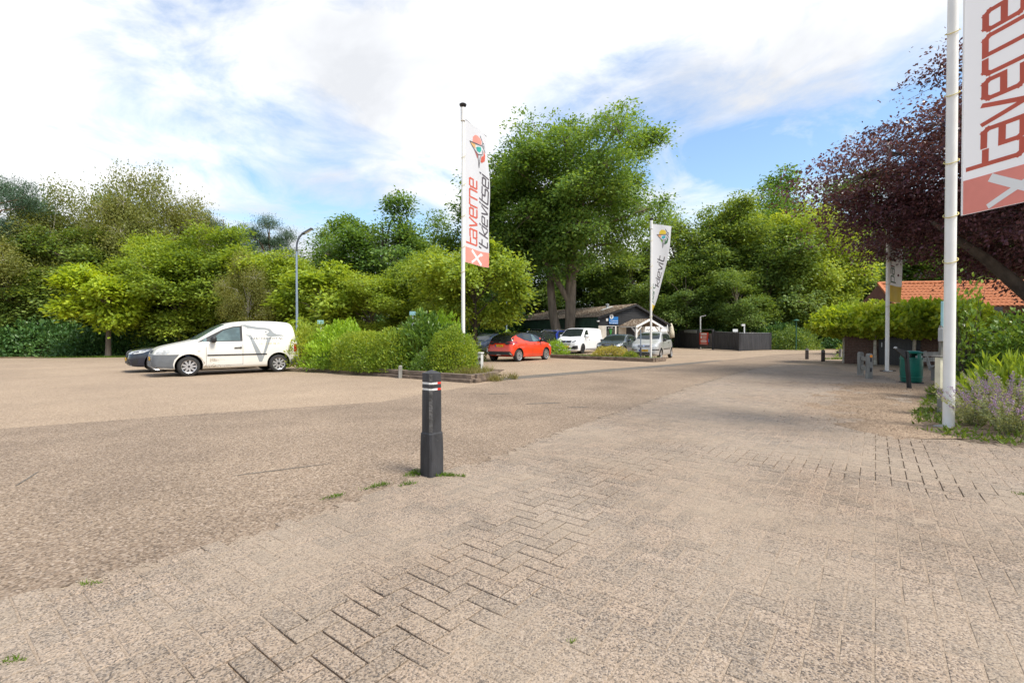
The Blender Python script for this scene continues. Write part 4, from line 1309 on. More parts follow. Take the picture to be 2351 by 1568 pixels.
A_, B_, C_ = (-7.1, 17.35), (-1.08, 13.1), (-.48, 14.25)
edge1 = thing('timber_edging', 'stacked railway sleepers edging the tall hedge bed beside the delivery van', 'edging', (A_[0], A_[1], 0))
sleepers(edge1, A_, B_, 2.3, .11, .2, 0.0, *A_[:2]); sleepers(edge1, (A_[0] + .03, A_[1] + .05), (B_[0] + .02, B_[1] + .05), 1.9, .12, .2, .112, *A_[:2])
sleepers(edge1, B_, C_, 1.3, .11, .2, 0.0, *A_[:2]); sleepers(edge1, (B_[0] + .03, B_[1] + .1), C_, 1.2, .125, .2, .112, *A_[:2])
bn = Vector((.587, .81))
tag(surf([[A_, B_, C_, (C_[0] + .25, C_[1] + 1.6), (-5.2, 20.4)]], lambda x, y: (x, y, .17 + .03 * noise.noise((x, y, 0))), 'hedge_bed_soil', M_soil, None, .5), kind='structure')
K1, K2, K3 = (2.3, 28.05), (7.05, 23.5), (7.95, 24.75)
edge2 = thing('timber_edging', 'low sleeper kerb in front of the parked white van and silver hatchback', 'edging', (K1[0], K1[1], 0))
sleepers(edge2, K1, K2, 2.2, .19, .2, 0.0, *K1); sleepers(edge2, (K2[0] + .02, K2[1] + .12), K3, 1.4, .19, .2, 0.0, *K1)
tag(surf([[K1, K2, K3, (6.9, 26.3), (3.3, 29.6)]], lambda x, y: (x, y, .155 + .02 * noise.noise((x * 2, y * 2, 0))), 'island_bed_soil', M_soil, None, .5), kind='structure')
gp = [(x, y, .15) for x, y in ((rng.uniform(2.3, 8), rng.uniform(23.4, 29.5)) for _ in range(6000)) if inside([K1, K2, K3, (6.9, 26.3), (3.3, 29.6)], x, y)]
grass_patch('bed_grass', gp, .05, .14, M_grass, 'short grass growing on the sleeper edged island bed', 4, width=.012)
gp = scatter_disc(-1.1, 14.2, .7, .9, 700, 5, .17) + scatter_disc(-.5, 13.6, .35, .25, 200, 6, .0) + scatter_disc(.0, 14.2, .25, .18, 120, 61, .0)
grass_patch('bed_tuft', gp, .08, .35, M_drygrass, 'dry grass tuft at the sleeper corner below the banner flagpole', 7, width=.012)

# hedge shrubs
zB = .17
shrub('feathery_shrub', 'feathery grey green shrub right behind the rear of the delivery van', 705, 18.0, 1.1, .9, 1.75, .1, 'hedge', 8000, 101, z=zB, leaf_w=.35, upright=.9, lump=.3)
shrub('laurel_shrub', 'bright yellow green laurel with upright shoots next to the feathery shrub', 785, 17.6, 1.3, 1.0, 1.75, .15, 'gold', 5600, 102, z=zB, leaf_w=.36, upright=.9, lump=.3)
shrub('clipped_hedge', 'low clipped small leaved hedge between the two laurels', 835, 16.5, 1.35, .8, 1.25, .07, 'hedge', 13000, 103, z=zB, rz_rot=R(-35), lump=.1, boxy=3.0, thick=.2)
shrub('clipped_hedge', 'darker clipped hedge block left of the tall laurel', 905, 15.9, .85, .7, 1.3, .075, 'hedge', 8000, 104, z=zB, rz_rot=R(-35), lump=.14, boxy=2.6, thick=.25)
shrub('cherry_laurel', 'tall cherry laurel with long shiny leaves left of the banner flagpole', 975, 16.0, 1.15, .95, 2.0, .16, 'laurel', 5000, 105, z=zB, leaf_w=.38, upright=.5, lump=.3)
shrub('yellow_laurel', 'yellow tipped laurel shoots crowning the hedge behind the tall cherry laurel', 1015, 16.7, 1.2, .9, 2.1, .15, 'gold', 4200, 106, z=zB, leaf_w=.38, upright=.9, lump=.3)
shrub('dense_shrub', 'dense small leaved evergreen at the foot of the banner flagpole', 1035, 14.9, .9, .8, 1.55, .065, 'hedge', 14000, 107, z=zB, lump=.16, upright=.4)
shrub('dense_shrub', 'low dark evergreen spilling over the sleepers under the cherry laurel', 985, 14.75, .6, .45, .75, .05, 'laurel', 4200, 108, z=zB, lump=.2)
shrub('trailing_shrub', 'leafy dark shrub spilling over the sleepers near the delivery van wheel', 770, 17.0, .9, .5, .7, .06, 'laurel', 4000, 109, z=zB, lump=.25)
shrub('trailing_shrub', 'small leaved shrub trailing over the sleepers in front of the clipped hedge', 870, 15.8, .9, .45, .62, .055, 'hedge', 4200, 110, z=zB, lump=.2)
shrub('side_shrub', 'sparse light shrub beside the white power pedestal', 1080, 16.6, .4, .5, 1.25, .06, 'hedge', 1800, 111, z=zB, upright=.8, lump=.4)
# island shrubs
shrub('cream_shrub', 'low cream variegated shrub in the island bed before the grey hatchback', 1402, 27.0, 1.15, .7, .62, .085, 'cream', 2600, 120, z=.15, lump=.2)
shrub('golden_shrub', 'golden leaved shrub between the red hatchback and the white van', 1277, 31.2, .85, .7, 1.15, .11, 'gold', 1900, 121, lump=.3)
shrub('golden_shrub', 'golden leaved shrub showing over the roof of the red hatchback', 1166, 31.0, 1.1, .8, 1.72, .12, 'gold', 2400, 122, lump=.25)
shrub('low_green_shrub', 'small green shrub at the right end of the island bed under the silver hatchback bumper', 1448, 25.6, .4, .3, .36, .06, 'hedge', 900, 123, z=.15)
shrub('trunk_shrub', 'small green shoots at the foot of the young maple', 1098, 24.6, .45, .4, .95, .09, 'bright', 800, 124, lump=.35)

# ------------------------------------------------------------------ right bed
M_bedgreen = leafmat('groundcover', [(0.05, 0.09, 0.015), (0.10, 0.16, 0.02), (0.19, 0.25, 0.03)], .3)
BED = [(5.45, 6.45), (5.45, 5.95), (5.75, 5.5), (6.4, 5.2), (9.6, 4.4), (18, 4.4), (18, 12.4), (11.4, 12.3), (10.2, 11.7), (8.8, 10.0), (6.7, 7.9)]
tag(surf([rough_edge(BED, .3, .1)], lambda x, y: (x, y, .008 + min(.06, .09 * dist_line((x, y), BED + BED[:1])) + .01 * noise.noise((x * 1.3, y * 1.3, 0))), 'flower_bed', M_soil, None, .3), kind='structure')
DRIFT = [(5.5, 6.2), (5.0, 6.8), (5.7, 8.4), (6.9, 10.2), (8.3, 12.0), (9.4, 12.9), (10.3, 12.2), (8.9, 10.2), (6.8, 8.0)]
dv_, df_, di_ = [], [], {}
for j in range(62):
    for i in range(58):
        x, y = 4.7 + .11 * i, 5.9 + .12 * j
        d_ = dist_line((x, y), [(5.35, 6.3), (6.1, 7.9), (7.6, 10.0), (9.0, 11.8), (9.9, 12.5)])
        if d_ < 1.5:
            n_ = noise.noise((x * 1.7, y * 1.7, 2)) + .6 * noise.noise((x * 5, y * 5, 7)) + .4 * noise.noise((x * 12, y * 12, 3))
            di_[(i, j)] = len(dv_); dv_.append((x, y, PT + .010 * (1 - d_ / .75) + .011 * n_ - .001))
for (i, j) in list(di_):
    q = [(i, j), (i + 1, j), (i + 1, j + 1), (i, j + 1)]
    if all(k in di_ for k in q): df_.append([di_[k] for k in q])
me = bpy.data.meshes.new('dirt_drift'); me.from_pydata(dv_, [], df_); me.materials.append(M_debris)
me.polygons.foreach_set('use_smooth', [True] * len(df_)); me.update(); tag(link('dirt_drift', me), kind='structure')
r_ = np.random.RandomState(5)
P = []
while len(P) < 5200:
    i = r_.randint(5); a = np.array([(5.6, 6.3), (6.6, 7.8), (8.0, 9.6), (9.4, 11.6), (10.0, 12.2)][i]); q = a + r_.normal(0, .75, 2) * np.array([1, .9]) + np.array([-.5, .15])
    if not inside(BED, q[0], q[1]): P.append((q[0], q[1], PT + .012))
for _ in range(700): P.append((r_.uniform(3.5, 9), r_.uniform(3.2, 6), PT + .006))
P = np.array(P); n = len(P)
D = r_.normal(0, 1, (n, 3)); D[:, 2] *= .15; N_ = r_.normal(0, .3, (n, 3)) + np.array([0, 0, 1])
ln = r_.uniform(.008, .035, n)
tag(link('leaf_debris', leaves_mesh('leaf_debris', P, D, N_, ln, ln * .4, mat('dry_leaf', (0.14, 0.095, 0.06), .9, var=.5, vscale=30))), 'dark dry leaf crumbs drifted along the edge of the flower bed', 'debris', kind='stuff')
gp = [(x, y, .03) for x, y in ((rng.uniform(5.4, 11.5), rng.uniform(5.2, 12.3)) for _ in range(15000)) if inside(BED, x, y) and noise.noise((x * 1.6, y * 1.6, 4)) > -.25]
grass_patch('bed_groundcover', gp, .03, .15, M_bedgreen, 'low green ground cover over the flower bed by the thick flagpole', 9, 1.0, width=.022)
gb = scatter_disc(-.86, 4.42, .17, .12, 420, 21) + scatter_disc(-.60, 4.36, .13, .06, 200, 22) + scatter_disc(-1.15, 4.05, .16, .035, 130, 23, rot=.75) + scatter_disc(-1.42, 3.78, .12, .03, 80, 24, rot=.75) + scatter_disc(-.9, 4.1, .1, .03, 60, 29, rot=.7) + scatter_disc(-.45, 4.33, .05, .03, 30, 30)
grass_patch('bollard_grass', gb, .015, .05, M_grass, 'bright green moss and grass tufts round the foot of the black bollard', 8, .8, .006)
gb = scatter_disc(-2.2, 2.45, .07, .025, 60, 25) + scatter_disc(-1.98, 1.87, .06, .03, 60, 26) + scatter_disc(4.15, 3.85, .09, .04, 70, 27) + scatter_disc(4.6, 3.4, .12, .03, 50, 28) + scatter_disc(-2.55, 2.2, .1, .03, 60, 31) + scatter_disc(.25, 1.98, .02, .01, 14, 32)
grass_patch('joint_grass', gb, .01, .03, M_grass, 'tiny green weeds sprouting from joints of the paving', 12, .9, .004)

shrub('bed_shrub', 'big dark leafy shrub directly right of the thick white flagpole', None, 9.2, 1.3, 1.1, 1.95, .095, 'laurel', 10000, 130, lump=.2).location = (10.2, 9.3, .02)
shrub('bed_shrub', 'light green leafy shrub at the edge of the picture over the catmint', None, 8.4, 1.2, 1.1, 2.0, .10, 'bright', 7000, 131, lump=.3).location = (10.4, 8.2, .02)
shrub('climbing_shrub', 'tall thin leafy shoot sticking up from the big dark shrub', None, 9.2, .4, .35, 2.6, .11, 'laurel', 1100, 132, lump=.5).location = (9.2, 9.6, .02)
shrub('bed_shrub', 'lower leafy shrub behind the cream cable box post', None, 9.6, .6, .6, 1.2, .09, 'laurel', 3600, 133, lump=.35).location = (11.9, 11.4, .02)
shrub('young_laurel', 'bright young laurel with long upright leaves behind the catmint', None, 7.5, .75, .6, .85, .22, 'bright', 1300, 134, leaf_w=.2, upright=1.1, lump=.3).location = (8.05, 7.6, .1)
shrub('edge_shrub', 'dark low shrub at the picture edge below the young laurel', None, 7.0, .6, .5, .5, .08, 'darkshrub', 2400, 135).location = (7.9, 7.0, .0)


def catmint(x, y, seed, k, lean, label):
    o = thing('catmint_plant', label, 'plant', (x, y, .03), 0, 'catmint plants in the flower bed')
    r = np.random.RandomState(seed); st = MB(); LP, LD, FP, FD = [], [], [], []
    for _ in range(int(46 * k)):
        a = r.uniform(0, 6.28); h = r.uniform(.28, .62) * k; rr = r.uniform(.1, .5) * k
        tip = np.array([rr * math.cos(a) + lean[0], rr * math.sin(a) + lean[1], h])
        b0 = np.array([.08 * math.cos(a), .08 * math.sin(a), 0]); md = (b0 + tip) / 2 + np.array([0, 0, .08])
        st.tube([b0, md, tip], [.003, .0025, .0015], 3, cap=False)
        for t in np.linspace(.1, .72, 13):
            p = (1 - t) ** 2 * b0 + 2 * t * (1 - t) * md + t * t * tip
            for _k in range(3): LP.append(p); LD.append(r.normal(0, 1, 3) * np.array([1, 1, .4]) + np.array([0, 0, .3]))
        fl = r.uniform() < .75
        for t in np.linspace(.7, 1.0, 10):
            p = (1 - t) ** 2 * b0 + 2 * t * (1 - t) * md + t * t * tip
            for _k in range(4 if fl else 2): (FP if fl else LP).append(p + r.normal(0, .009, 3)); (FD if fl else LD).append(r.normal(0, 1, 3) + np.array([0, 0, .4]))
    st.build('stems', mat('catmint_stem', (.17, .19, .09), .8), o)
    LP, LD = np.array(LP), np.array(LD); n = len(LP); ln = r.uniform(.018, .04, n)
    link('leaves', leaves_mesh('leaves', LP, LD, rnd_dirs(r, n) + np.array([0, 0, .6]), ln, ln * .55, LEAF['grey']), o)
    FP, FD = np.array(FP), np.array(FD); n = len(FP); ln = r.uniform(.009, .02, n)
    link('flowers', leaves_mesh('flowers', FP, FD, rnd_dirs(r, n), ln, ln * .7, LEAF['flower']), o)


for i, (x, y, k, le) in enumerate([(6.35, 6.05, .9, (-.05, 0)), (6.75, 6.25, 1.1, (0, 0)), (7.1, 6.7, 1.25, (-.1, 0)), (6.9, 5.75, 1.0, (.0, -.05)), (6.45, 6.6, 1.0, (-.22, -.05)), (7.5, 6.2, 1.15, (0, 0)), (7.35, 7.1, 1.2, (-.15, 0)), (6.5, 5.55, .7, (0, 0))]):
    catmint(x, y, 200 + i, k, le, 'lilac flowering catmint with grey green leaves at the foot of the thick flagpole')

# ------------------------------------------------------------------ bollards and posts
M_bollard = mat('black_bollard', (0.032, 0.032, 0.035), 0.62, var=.45, vscale=9, bump=.5, bscale=30, stretch=(1, 1, .25))
M_bollard_wear = mat('worn_bollard', (0.075, 0.072, 0.070), 0.7, var=.5, vscale=16, bump=.5, bscale=50)
M_refwhite = mat('reflector_white', (0.75, 0.74, 0.70), .5, var=.08, vscale=20)
M_refred = mat('reflector_red', (0.75, 0.03, 0.02), .4, var=.05)


def sq8(a, c, ang=0):
    """square of half-diagonal a with its corners cut by c"""
    pts = []
    for k in range(4):
        t = R(90 * k - 90) + ang
        for s in (-1, 1):
            q = t + s * math.atan2(c, a - c); r = math.hypot(a - c * .5, c * .5) if False else (a - c) / math.cos(math.atan2(c, a - c))
            pts.append((r * math.cos(q), r * math.sin(q)))
    return pts


def loft(rings, cap=True):
    n = len(rings[0][0]); v, f = [], []
    for pts, z_ in rings: v += [(x, y, z_) for x, y in pts]
    for i in range(len(rings) - 1):
        for k in range(n): f.append((i * n + k, i * n + (k + 1) % n, (i + 1) * n + (k + 1) % n, (i + 1) * n + k))
    if cap: f.append(tuple(reversed(range(n)))); f.append(tuple(range((len(rings) - 1) * n, len(rings) * n)))
    return v, f


bol = thing('bollard', 'black wooden bollard with two white reflector bands standing in the paving edge', 'bollard', (-.745, 4.40, 0), R(4))
g1, g2 = .855, .800
rings = [(sq8(.118, .012), -.05), (sq8(.116, .012), .28), (sq8(.112, .013), .40), (sq8(.104, .016), .415)]
rings += [(sq8(.102, .016), g2), (sq8(.096, .016), g2 + .001), (sq8(.096, .016), g2 + .021), (sq8(.101, .016), g2 + .022)]
rings += [(sq8(.101, .016), g1), (sq8(.095, .016), g1 + .001), (sq8(.095, .016), g1 + .021), (sq8(.101, .016), g1 + .022), (sq8(.100, .016), .957), (sq8(.006, .001), .985)]
MB().add(*loft(rings)).build('post', M_bollard, bol)
for z_ in (g1, g2):
    bd = MB().add(*loft([(sq8(.0975, .016), z_ + .0015), (sq8(.0975, .016), z_ + .0205)])).build('reflector_band', M_refwhite, bol)
    rd = MB(); q = sq8(.0995, .016)
    rd.add([(q[2][0] * .62 + q[1][0] * .38, q[2][1] * .62 + q[1][1] * .38, z_ + .002), (*q[2], z_ + .002), (*q[3], z_ + .002), (*q[3], z_ + .02), (*q[2], z_ + .02), (q[2][0] * .62 + q[1][0] * .38, q[2][1] * .62 + q[1][1] * .38, z_ + .02)], [(0, 1, 4, 5), (1, 2, 3, 4)])
    rd.build('red_reflector', M_refred, bd)
# lighter cut edge and scuffs
ce = MB(); q = sq8(.1055, .0165)
ce.add([(q[0][0], q[0][1], .42), (q[1][0], q[1][1], .42), (q[1][0] * .985, q[1][1] * .985, .795), (q[0][0] * .985, q[0][1] * .985, .795)], [(0, 1, 2, 3)])
ce.add([(q[0][0] * .975, q[0][1] * .975, .885), (q[1][0] * .975, q[1][1] * .975, .885), (q[1][0] * .97, q[1][1] * .97, .95), (q[0][0] * .97, q[0][1] * .97, .95)], [(0, 1, 2, 3)])
ce.build('planed_edge', M_bollard_wear, bol)
sc_ = MB(); r4 = random.Random(12)
for k in range(9):
    s_ = r4.choice((-1, 1)); t_ = r4.uniform(.15, .85); z_ = r4.uniform(.2, .56); l_ = r4.uniform(.008, .03)
    a = Vector((s_ * .117 * t_, -.117 * (1 - t_) - .002, z_)); d_2 = Vector((s_ * .7, .7, 0)) * l_ + Vector((0, 0, r4.uniform(-.02, .02)))
    if z_ > .4: a = Vector((a.x * .9, a.y * .9, z_))
    sc_.tube([a, a + d_2], [.0016, .0005], 4)
sc_.build('scuff_marks', M_bollard_wear, bol)

for (x, y, h, lab) in [(at(1853, 26.3), 26.3, .62, 'small dark bollard at the road bend farther from the clipped trees'), (at(1890, 24.2), 24.2, .60, 'small dark bollard at the road bend next to the clipped trees')]:
    o = thing('bollard', lab, 'bollard', (x, y, 0), R(20))
    MB().add(*loft([(sq8(.115, .02), -.02), (sq8(.11, .02), h - .05), (sq8(.03, .01), h)])).build('post', mat('brown_bollard', (.065, .05, .042), .8, var=.3, vscale=8, bump=.4), o)
    MB().add(*loft([(sq8(.114, .02), h - .11), (sq8(.114, .02), h - .08)])).build('reflector_band', M_greyplastic, o)
# wooden barrier: two posts and two rails
bar = thing('wooden_barrier', 'short grey wooden barrier of two posts and two rails with an orange reflector', 'barrier', (at(1976, 15.6), 15.6, 0))
p1, p2 = Vector((0, 0, 0)), Vector((at(1996, 14.3) - at(1976, 15.6), -1.3, 0))
for p_ in (p1, p2):
    po = MB().add(*[(lambda vf: ([(x + p_.x, y + p_.y, z_) for x, y, z_ in vf[0]], vf[1]))(loft([(sq8(.10, .012, R(45)), -.05), (sq8(.098, .012, R(45)), .72), (sq8(.075, .012, R(45)), .77)]))][0]).build('post', M_greywood, bar)
    if p_ is p2:
        MB().lathe([(0, -.012), (.04, -.01), (.04, 0)], 16, (p_.x, p_.y - .076, .69), 'Y').build('orange_reflector', mat('reflector_orange', (.9, .28, .01), .3), po)
        for z_ in (.58, .28): MB().box((p_.x, p_.y - .072, z_), (.05, .01, .12)).build('rail_mortice', M_signblack, po)
for z_ in (.58, .28): MB().beam((p1.x, p1.y - .06, z_), (p2.x, p2.y + .06, z_), .05, .11).build('rail', M_greywood, bar)
# small grey post at hedge kerb
o = thing('kerb_post', 'stubby grey square post in the sleeper line under the cherry laurel', 'post', (at(919, 14.6), 14.6, 0), R(-35))
MB().add(*loft([(sq8(.08, .01), -.02), (sq8(.08, .01), .36), (sq8(.05, .01), .39)])).build('post', M_greywood, o)
# power pedestal
M_pedestal = mat('pedestal_white', (0.60, 0.60, 0.57), .55, var=.1, vscale=4)
ped = thing('power_pedestal', 'white power pedestal with four dark sockets behind the sleeper corner', 'power box', (at(1100, 15.3), 15.3, 0), R(-20))
MB().box((0, 0, .36), (.22, .18, .72)).build('cabinet', M_pedestal, ped, bevel=.01); MB().box((0, 0, .745), (.26, .22, .05)).build('lid', M_pedestal, ped, bevel=.01)
for x_ in (-.05, .05):
    for z_ in (.36, .56): MB().box((x_ + .02, -.1, z_), (.065, .04, .085)).build('socket', mat('socket_brown', (.10, .08, .07), .5), ped, bevel=.006)
for (x, Y, yt, lab) in [(948, 17.2, 716, 'small blue topped white post showing above the cherry laurel'), (737, 18.4, 736, 'small pale post showing above the yellow laurel')]:
    h = zat(yt, Y); o = thing('marker_post', lab, 'post', (at(x, Y), Y, 0))
    MB().tube([(0, 0, 0), (0, 0, h - .1)], .03, 8).build('post', M_white, o); MB().box((0, -.03, h - .06), (.2, .12, .14)).build('cap', mat('pale_cyan', (.35, .62, .66), .4), o)

# ------------------------------------------------------------------ bin, bench, dispenser, lamps
M_bin = mat('bin_green', (0.0, 0.115, 0.082), .38, var=.12, vscale=5)
bx_, by_ = at(2093, 13.1), 13.1
bi = thing('litter_bin', 'round dark green litter bin with a slotted hood on the bare soil', 'bin', (bx_, by_, 0))
prof = [(.0, .03), (.22, .03), (.225, .06), (.24, .065), (.242, .10), (.236, .105), (.25, .3), (.252, .5), (.247, .66)]
MB().lathe(prof, 36).build('barrel', M_bin, bi, smooth=True, angle=35)
for z_ in (.17, .66, .69): MB().lathe([(.244, z_ - .008), (.262, z_ - .006), (.262, z_ + .006), (.244, z_ + .008)], 36).build('hoop', mat('bin_green_light', (.02, .2, .15), .4), bi, smooth=True, angle=35)
hv, hf = [], []
N = 36
for i in range(N + 1):
    a = 2 * math.pi * i / N; hv += [(.246 * math.cos(a), .246 * math.sin(a), .66), (.24 * math.cos(a), .24 * math.sin(a), .83)]
for i in range(N):
    ad = (i + .5) * 360 / N
    if not (215 < ad < 262 or 285 < ad < 325 or 45 < ad < 135): hf.append((2 * i, 2 * i + 2, 2 * i + 3, 2 * i + 1))
MB().add(hv, hf).build('hood', M_bin, bi, smooth=True)
MB().lathe([(0, .66), (.23, .66)], 24).build('liner', M_signblack, bi)
MB().lathe([(.255, .82), (.258, .845), (.2, .875), (.08, .89), (0, .892)], 36).build('lid', M_bin, bi, smooth=True)
tb = MB(); tb.lathe([(0, -.06), (.07, -.03), (.08, .03), (0, .07)], 9, (.08, -.14, .72)); tb.build('rubbish_bag', M_white, bi, smooth=True)
MB().lathe([(0, 0), (.27, 0), (.27, .03), (.2, .031)], 24).build('base', M_bollard, bi)
M_blackiron = mat('black_iron', (.02, .02, .022), .5, var=.3)
pp = thing('leaning_post', 'black leaning post with a pointed arm in front of the green litter bin', 'post', (at(2089, 11.7), 11.7, 0))
MB().beam((.0, 0, -.02), (-.09, 0, .92), .09, .05).build('post', M_blackiron, pp)
MB().add([(-.06, .02, .92), (-.12, .02, .74), (-.38, .02, .98), (-.36, .02, 1.01), (-.06, -.03, .92), (-.12, -.03, .74), (-.38, -.03, .98), (-.36, -.03, 1.01)], [(0, 1, 2, 3), (7, 6, 5, 4), (0, 4, 5, 1), (1, 5, 6, 2), (2, 6, 7, 3), (3, 7, 4, 0)]).build('arm', M_blackiron, pp)
MB().beam((-.38, -.005, .99), (-.34, -.005, 1.02), .06, .03).build('arm_tip', M_metal, pp)
be = thing('park_bench', 'low grey plank bench half hidden between the bin and the flagpole', 'bench', (at(2175, 13.9), 13.9, 0), R(25))
for k in range(3): MB().box((.1, -.2 + .15 * k, .42), (1.5, .12, .05)).build('seat_plank', M_greywood, be)
for k in range(2): MB().box((.1, .3, .6 + .16 * k), (1.5, .04, .12)).build('back_plank', M_greywood, be)
for x_ in (-.45, .65):
    MB().box((x_, -.03, .2), (.1, .4, .4)).build('leg', M_greywood, be); MB().beam((x_, .2, .3), (x_, .34, .85), .06, .06).build('back_post', M_greywood, be)
mp_ = thing('meter_post', 'grey wooden post with a cream cable box left of the thick flagpole', 'post', (at(2160, 7.7), 7.7, 0))
MB().box((.05, .02, .46), (.09, .09, 1.0)).build('post', M_greywood, mp_); MB().box((-.03, -.03, .70), (.1, .1, .5)).build('cable_box', mat('cream_box', (.66, .62, .46), .5), mp_, bevel=.006)
MB().box((.0, -.02, .97), (.19, .17, .02)).build('cap', M_greywood, mp_)

M_lamp = mat('lamp_blue_grey', (.27, .34, .42), .4, .3, .08)
M_lampdark = mat('lamp_dark', (.09, .10, .12), .45, .3, .1)


def lamp(x, Y, ytop, dx, label, r=.055):
    h = zat(ytop, Y); o = thing('street_lamp', label, 'street lamp', (at(x, Y), Y, 0))
    MB().tube([(0, 0, -.05), (0, 0, h - 1.0)], [r * 1.1, r * .8], 14).build('pole', M_lamp, o, smooth=True)
    pts = [(0, 0, h - 1.05)]
    for k in range(1, 8):
        a = R(90 * k / 7 * .86); pts.append((dx * .55 * (1 - math.cos(a)), 0, h - .85 + .72 * math.sin(a)))
    MB().tube(pts, r * .78, 12).build('arm', M_lampdark, o, smooth=True)
    e = Vector(pts[-1]); q = (Vector(pts[-1]) - Vector(pts[-2])).normalized()
    hd = MB().beam(e - q * .05, e + q * .5, .22, .07).build('lamp_head', M_lampdark, o, bevel=.015)
    MB().beam(e + q * .1 + Vector((0, 0, -.045)), e + q * .46 + Vector((0, 0, -.045)), .16, .01).build('diffuser', M_white, hd)


lamp(682, 22.5, 530, .75, 'blue grey street lamp with a curved dark arm behind the hedge')
lamp(1163, 36, 620, 1.0, 'slim grey street lamp behind the young maple and the red hatchback')
o = thing('garden_lamp', 'green garden lamp post rising from the ivy bush by the black fence', 'lamp', (at(1828, 43), 43, 0))
MB().tube([(0, 0, 0), (0, 0, zat(738, 43))], .05, 8).build('pole', mat('lamp_green', (.02, .09, .05), .5), o); MB().lathe([(.1, 0), (.28, .08), (.12, .18), (0, .22)], 14, (0, 0, zat(738, 43))).build('shade', mat('lamp_green', (.02, .09, .05), .5), o)
sp_ = thing('sign_post', 'thin grey blue post in the island bed before the silver hatchback', 'post', (at(1471, 24.9), 24.9, 0))
MB().tube([(0, 0, .1), (0, 0, .7)], .045, 10).build('sleeve', M_lampdark, sp_); MB().tube([(0, 0, .7), (0, 0, zat(757, 24.9))], .03, 10).build('pole', M_lamp, sp_)
# twig lying on paving
tw = MB(); tw.tube([(0, 0, .006), (.08, -.03, .012), (.17, -.05, .008), (.26, -.1, .006)], [.004, .005, .004, .002], 5)
tag(tw.build('twig', M_barkdark, loc=(3.9, 3.55, PT)), 'thin dark twig lying on the paving near the weeds', 'twig')
# far flower pot row and grass beyond the bollards
gp = scatter_disc(at(1945, 26), 26.2, 1.3, .5, 900, 41, 0.0)
grass_patch('verge_grass', gp, .05, .2, M_grass, 'small grass verge beyond the clipped tree with the stake trunk', 42, .6, .015)
gp = scatter_disc(at(250, 28.6), 28.7, 3.6, .5, 2400, 43, 0.0, .25)
grass_patch('verge_grass_left', gp, .04, .14, M_grass, 'strip of grass under the yellowing chestnut', 44, .6, .02)
ba = thing('log_barrier', 'low dark log rail beside the grass verge beyond the brick shed', 'barrier', (at(1930, 29), 29, 0))
MB().beam((-.2, 0, .3), (1.9, .1, .3), .14, .14).build('log', M_barkdark, ba)
for x_ in (0, .85, 1.7): MB().tube([(x_, 0, 0), (x_, 0, .5)], .08, 8).build('post', M_greywood, ba)
sh_ = shrub('verge_shrub', 'small sparse shrub behind the low log rail', 1950, 30, .7, .6, 1.1, .12, 'bright', 500, 140, lump=.5)

# ------------------------------------------------------------------ flagpoles and banners
M_pole = mat('flagpole_white', (.78, .77, .73), .35, var=.05, vscale=3)
M_cap = mat('cap_black', (.02, .02, .02), .5)
M_rope = mat('yellow_rope', (.55, .46, .16), .7, var=.2)
M_flagred = mat('banner_red', (.55, .105, .065), .75, var=.06, vscale=3)
M_flagpink = mat('banner_pink', (.80, .27, .215), .75, var=.05, vscale=3)
M_flagdark = mat('banner_dark', (.085, .075, .085), .75, var=.06)


def clothmat(name, col):
    m = bpy.data.materials.new(name); t, p, N, L = nt(m)
    g = N('ShaderNodeNewGeometry'); n = N('ShaderNodeTexNoise'); n.inputs['Scale'].default_value = 1.2; L(g.outputs['Position'], n.inputs['Vector'])
    r = N('ShaderNodeValToRGB'); L(n.outputs['Fac'], r.inputs[0])
    r.color_ramp.elements[0].color = (*[c * .94 for c in col], 1); r.color_ramp.elements[1].color = (*col, 1)
    L(r.outputs[0], p.inputs['Base Color']); p.inputs['Roughness'].default_value = .8
    tr = N('ShaderNodeBsdfTranslucent'); tr.inputs[0].default_value = (*col, 1)
    ms = N('ShaderNodeMixShader'); ms.inputs[0].default_value = .35
    L(p.outputs[0], ms.inputs[1]); L(tr.outputs[0], ms.inputs[2]); L(ms.outputs[0], t.nodes['Material Output'].inputs[0])
    return m


M_cloth = clothmat('banner_cloth', (.80, .80, .82))
M_yellow = mat('banner_yellow', (.62, .45, .03), .75, var=.06)
M_deepgreen = mat('banner_green', (.035, .10, .06), .75, var=.05)


def flagpole(x, y, h, label, ropes=(), r=.062):
    o = thing('flagpole', label, 'flagpole', (x, y, 0))
    MB().tube([(0, 0, -.05), (0, 0, h * .55), (0, 0, h)], [r, r * .95, r * .72], 20).build('pole', M_pole, o, smooth=True)
    MB().lathe([(r * .85, h - .5), (r * 1.25, h - .48), (r * 1.25, h - .06), (r * 1.0, h - .05)], 18).build('sleeve', M_pole, o, smooth=True)
    MB().lathe([(r * .8, h - .05), (r * 1.7, h), (r * 1.9, h + .05), (r * 1.2, h + .08), (0, h + .09)], 18).build('cap', M_cap, o, smooth=True)
    MB().box((0, 0, .03), (.3, .2, .03), R(20)).build('base_plate', M_metal, o)
    for z_ in ropes:
        pts = [(1.25 * r * math.cos(t_ * .5236), 1.25 * r * math.sin(t_ * .5236), z_ + .05 * math.sin(t_ * .5236 + .9)) for t_ in range(13)]
        MB().tube(pts, .006, 5, cap=False).build('rope_loop', M_rope, o)
    return o


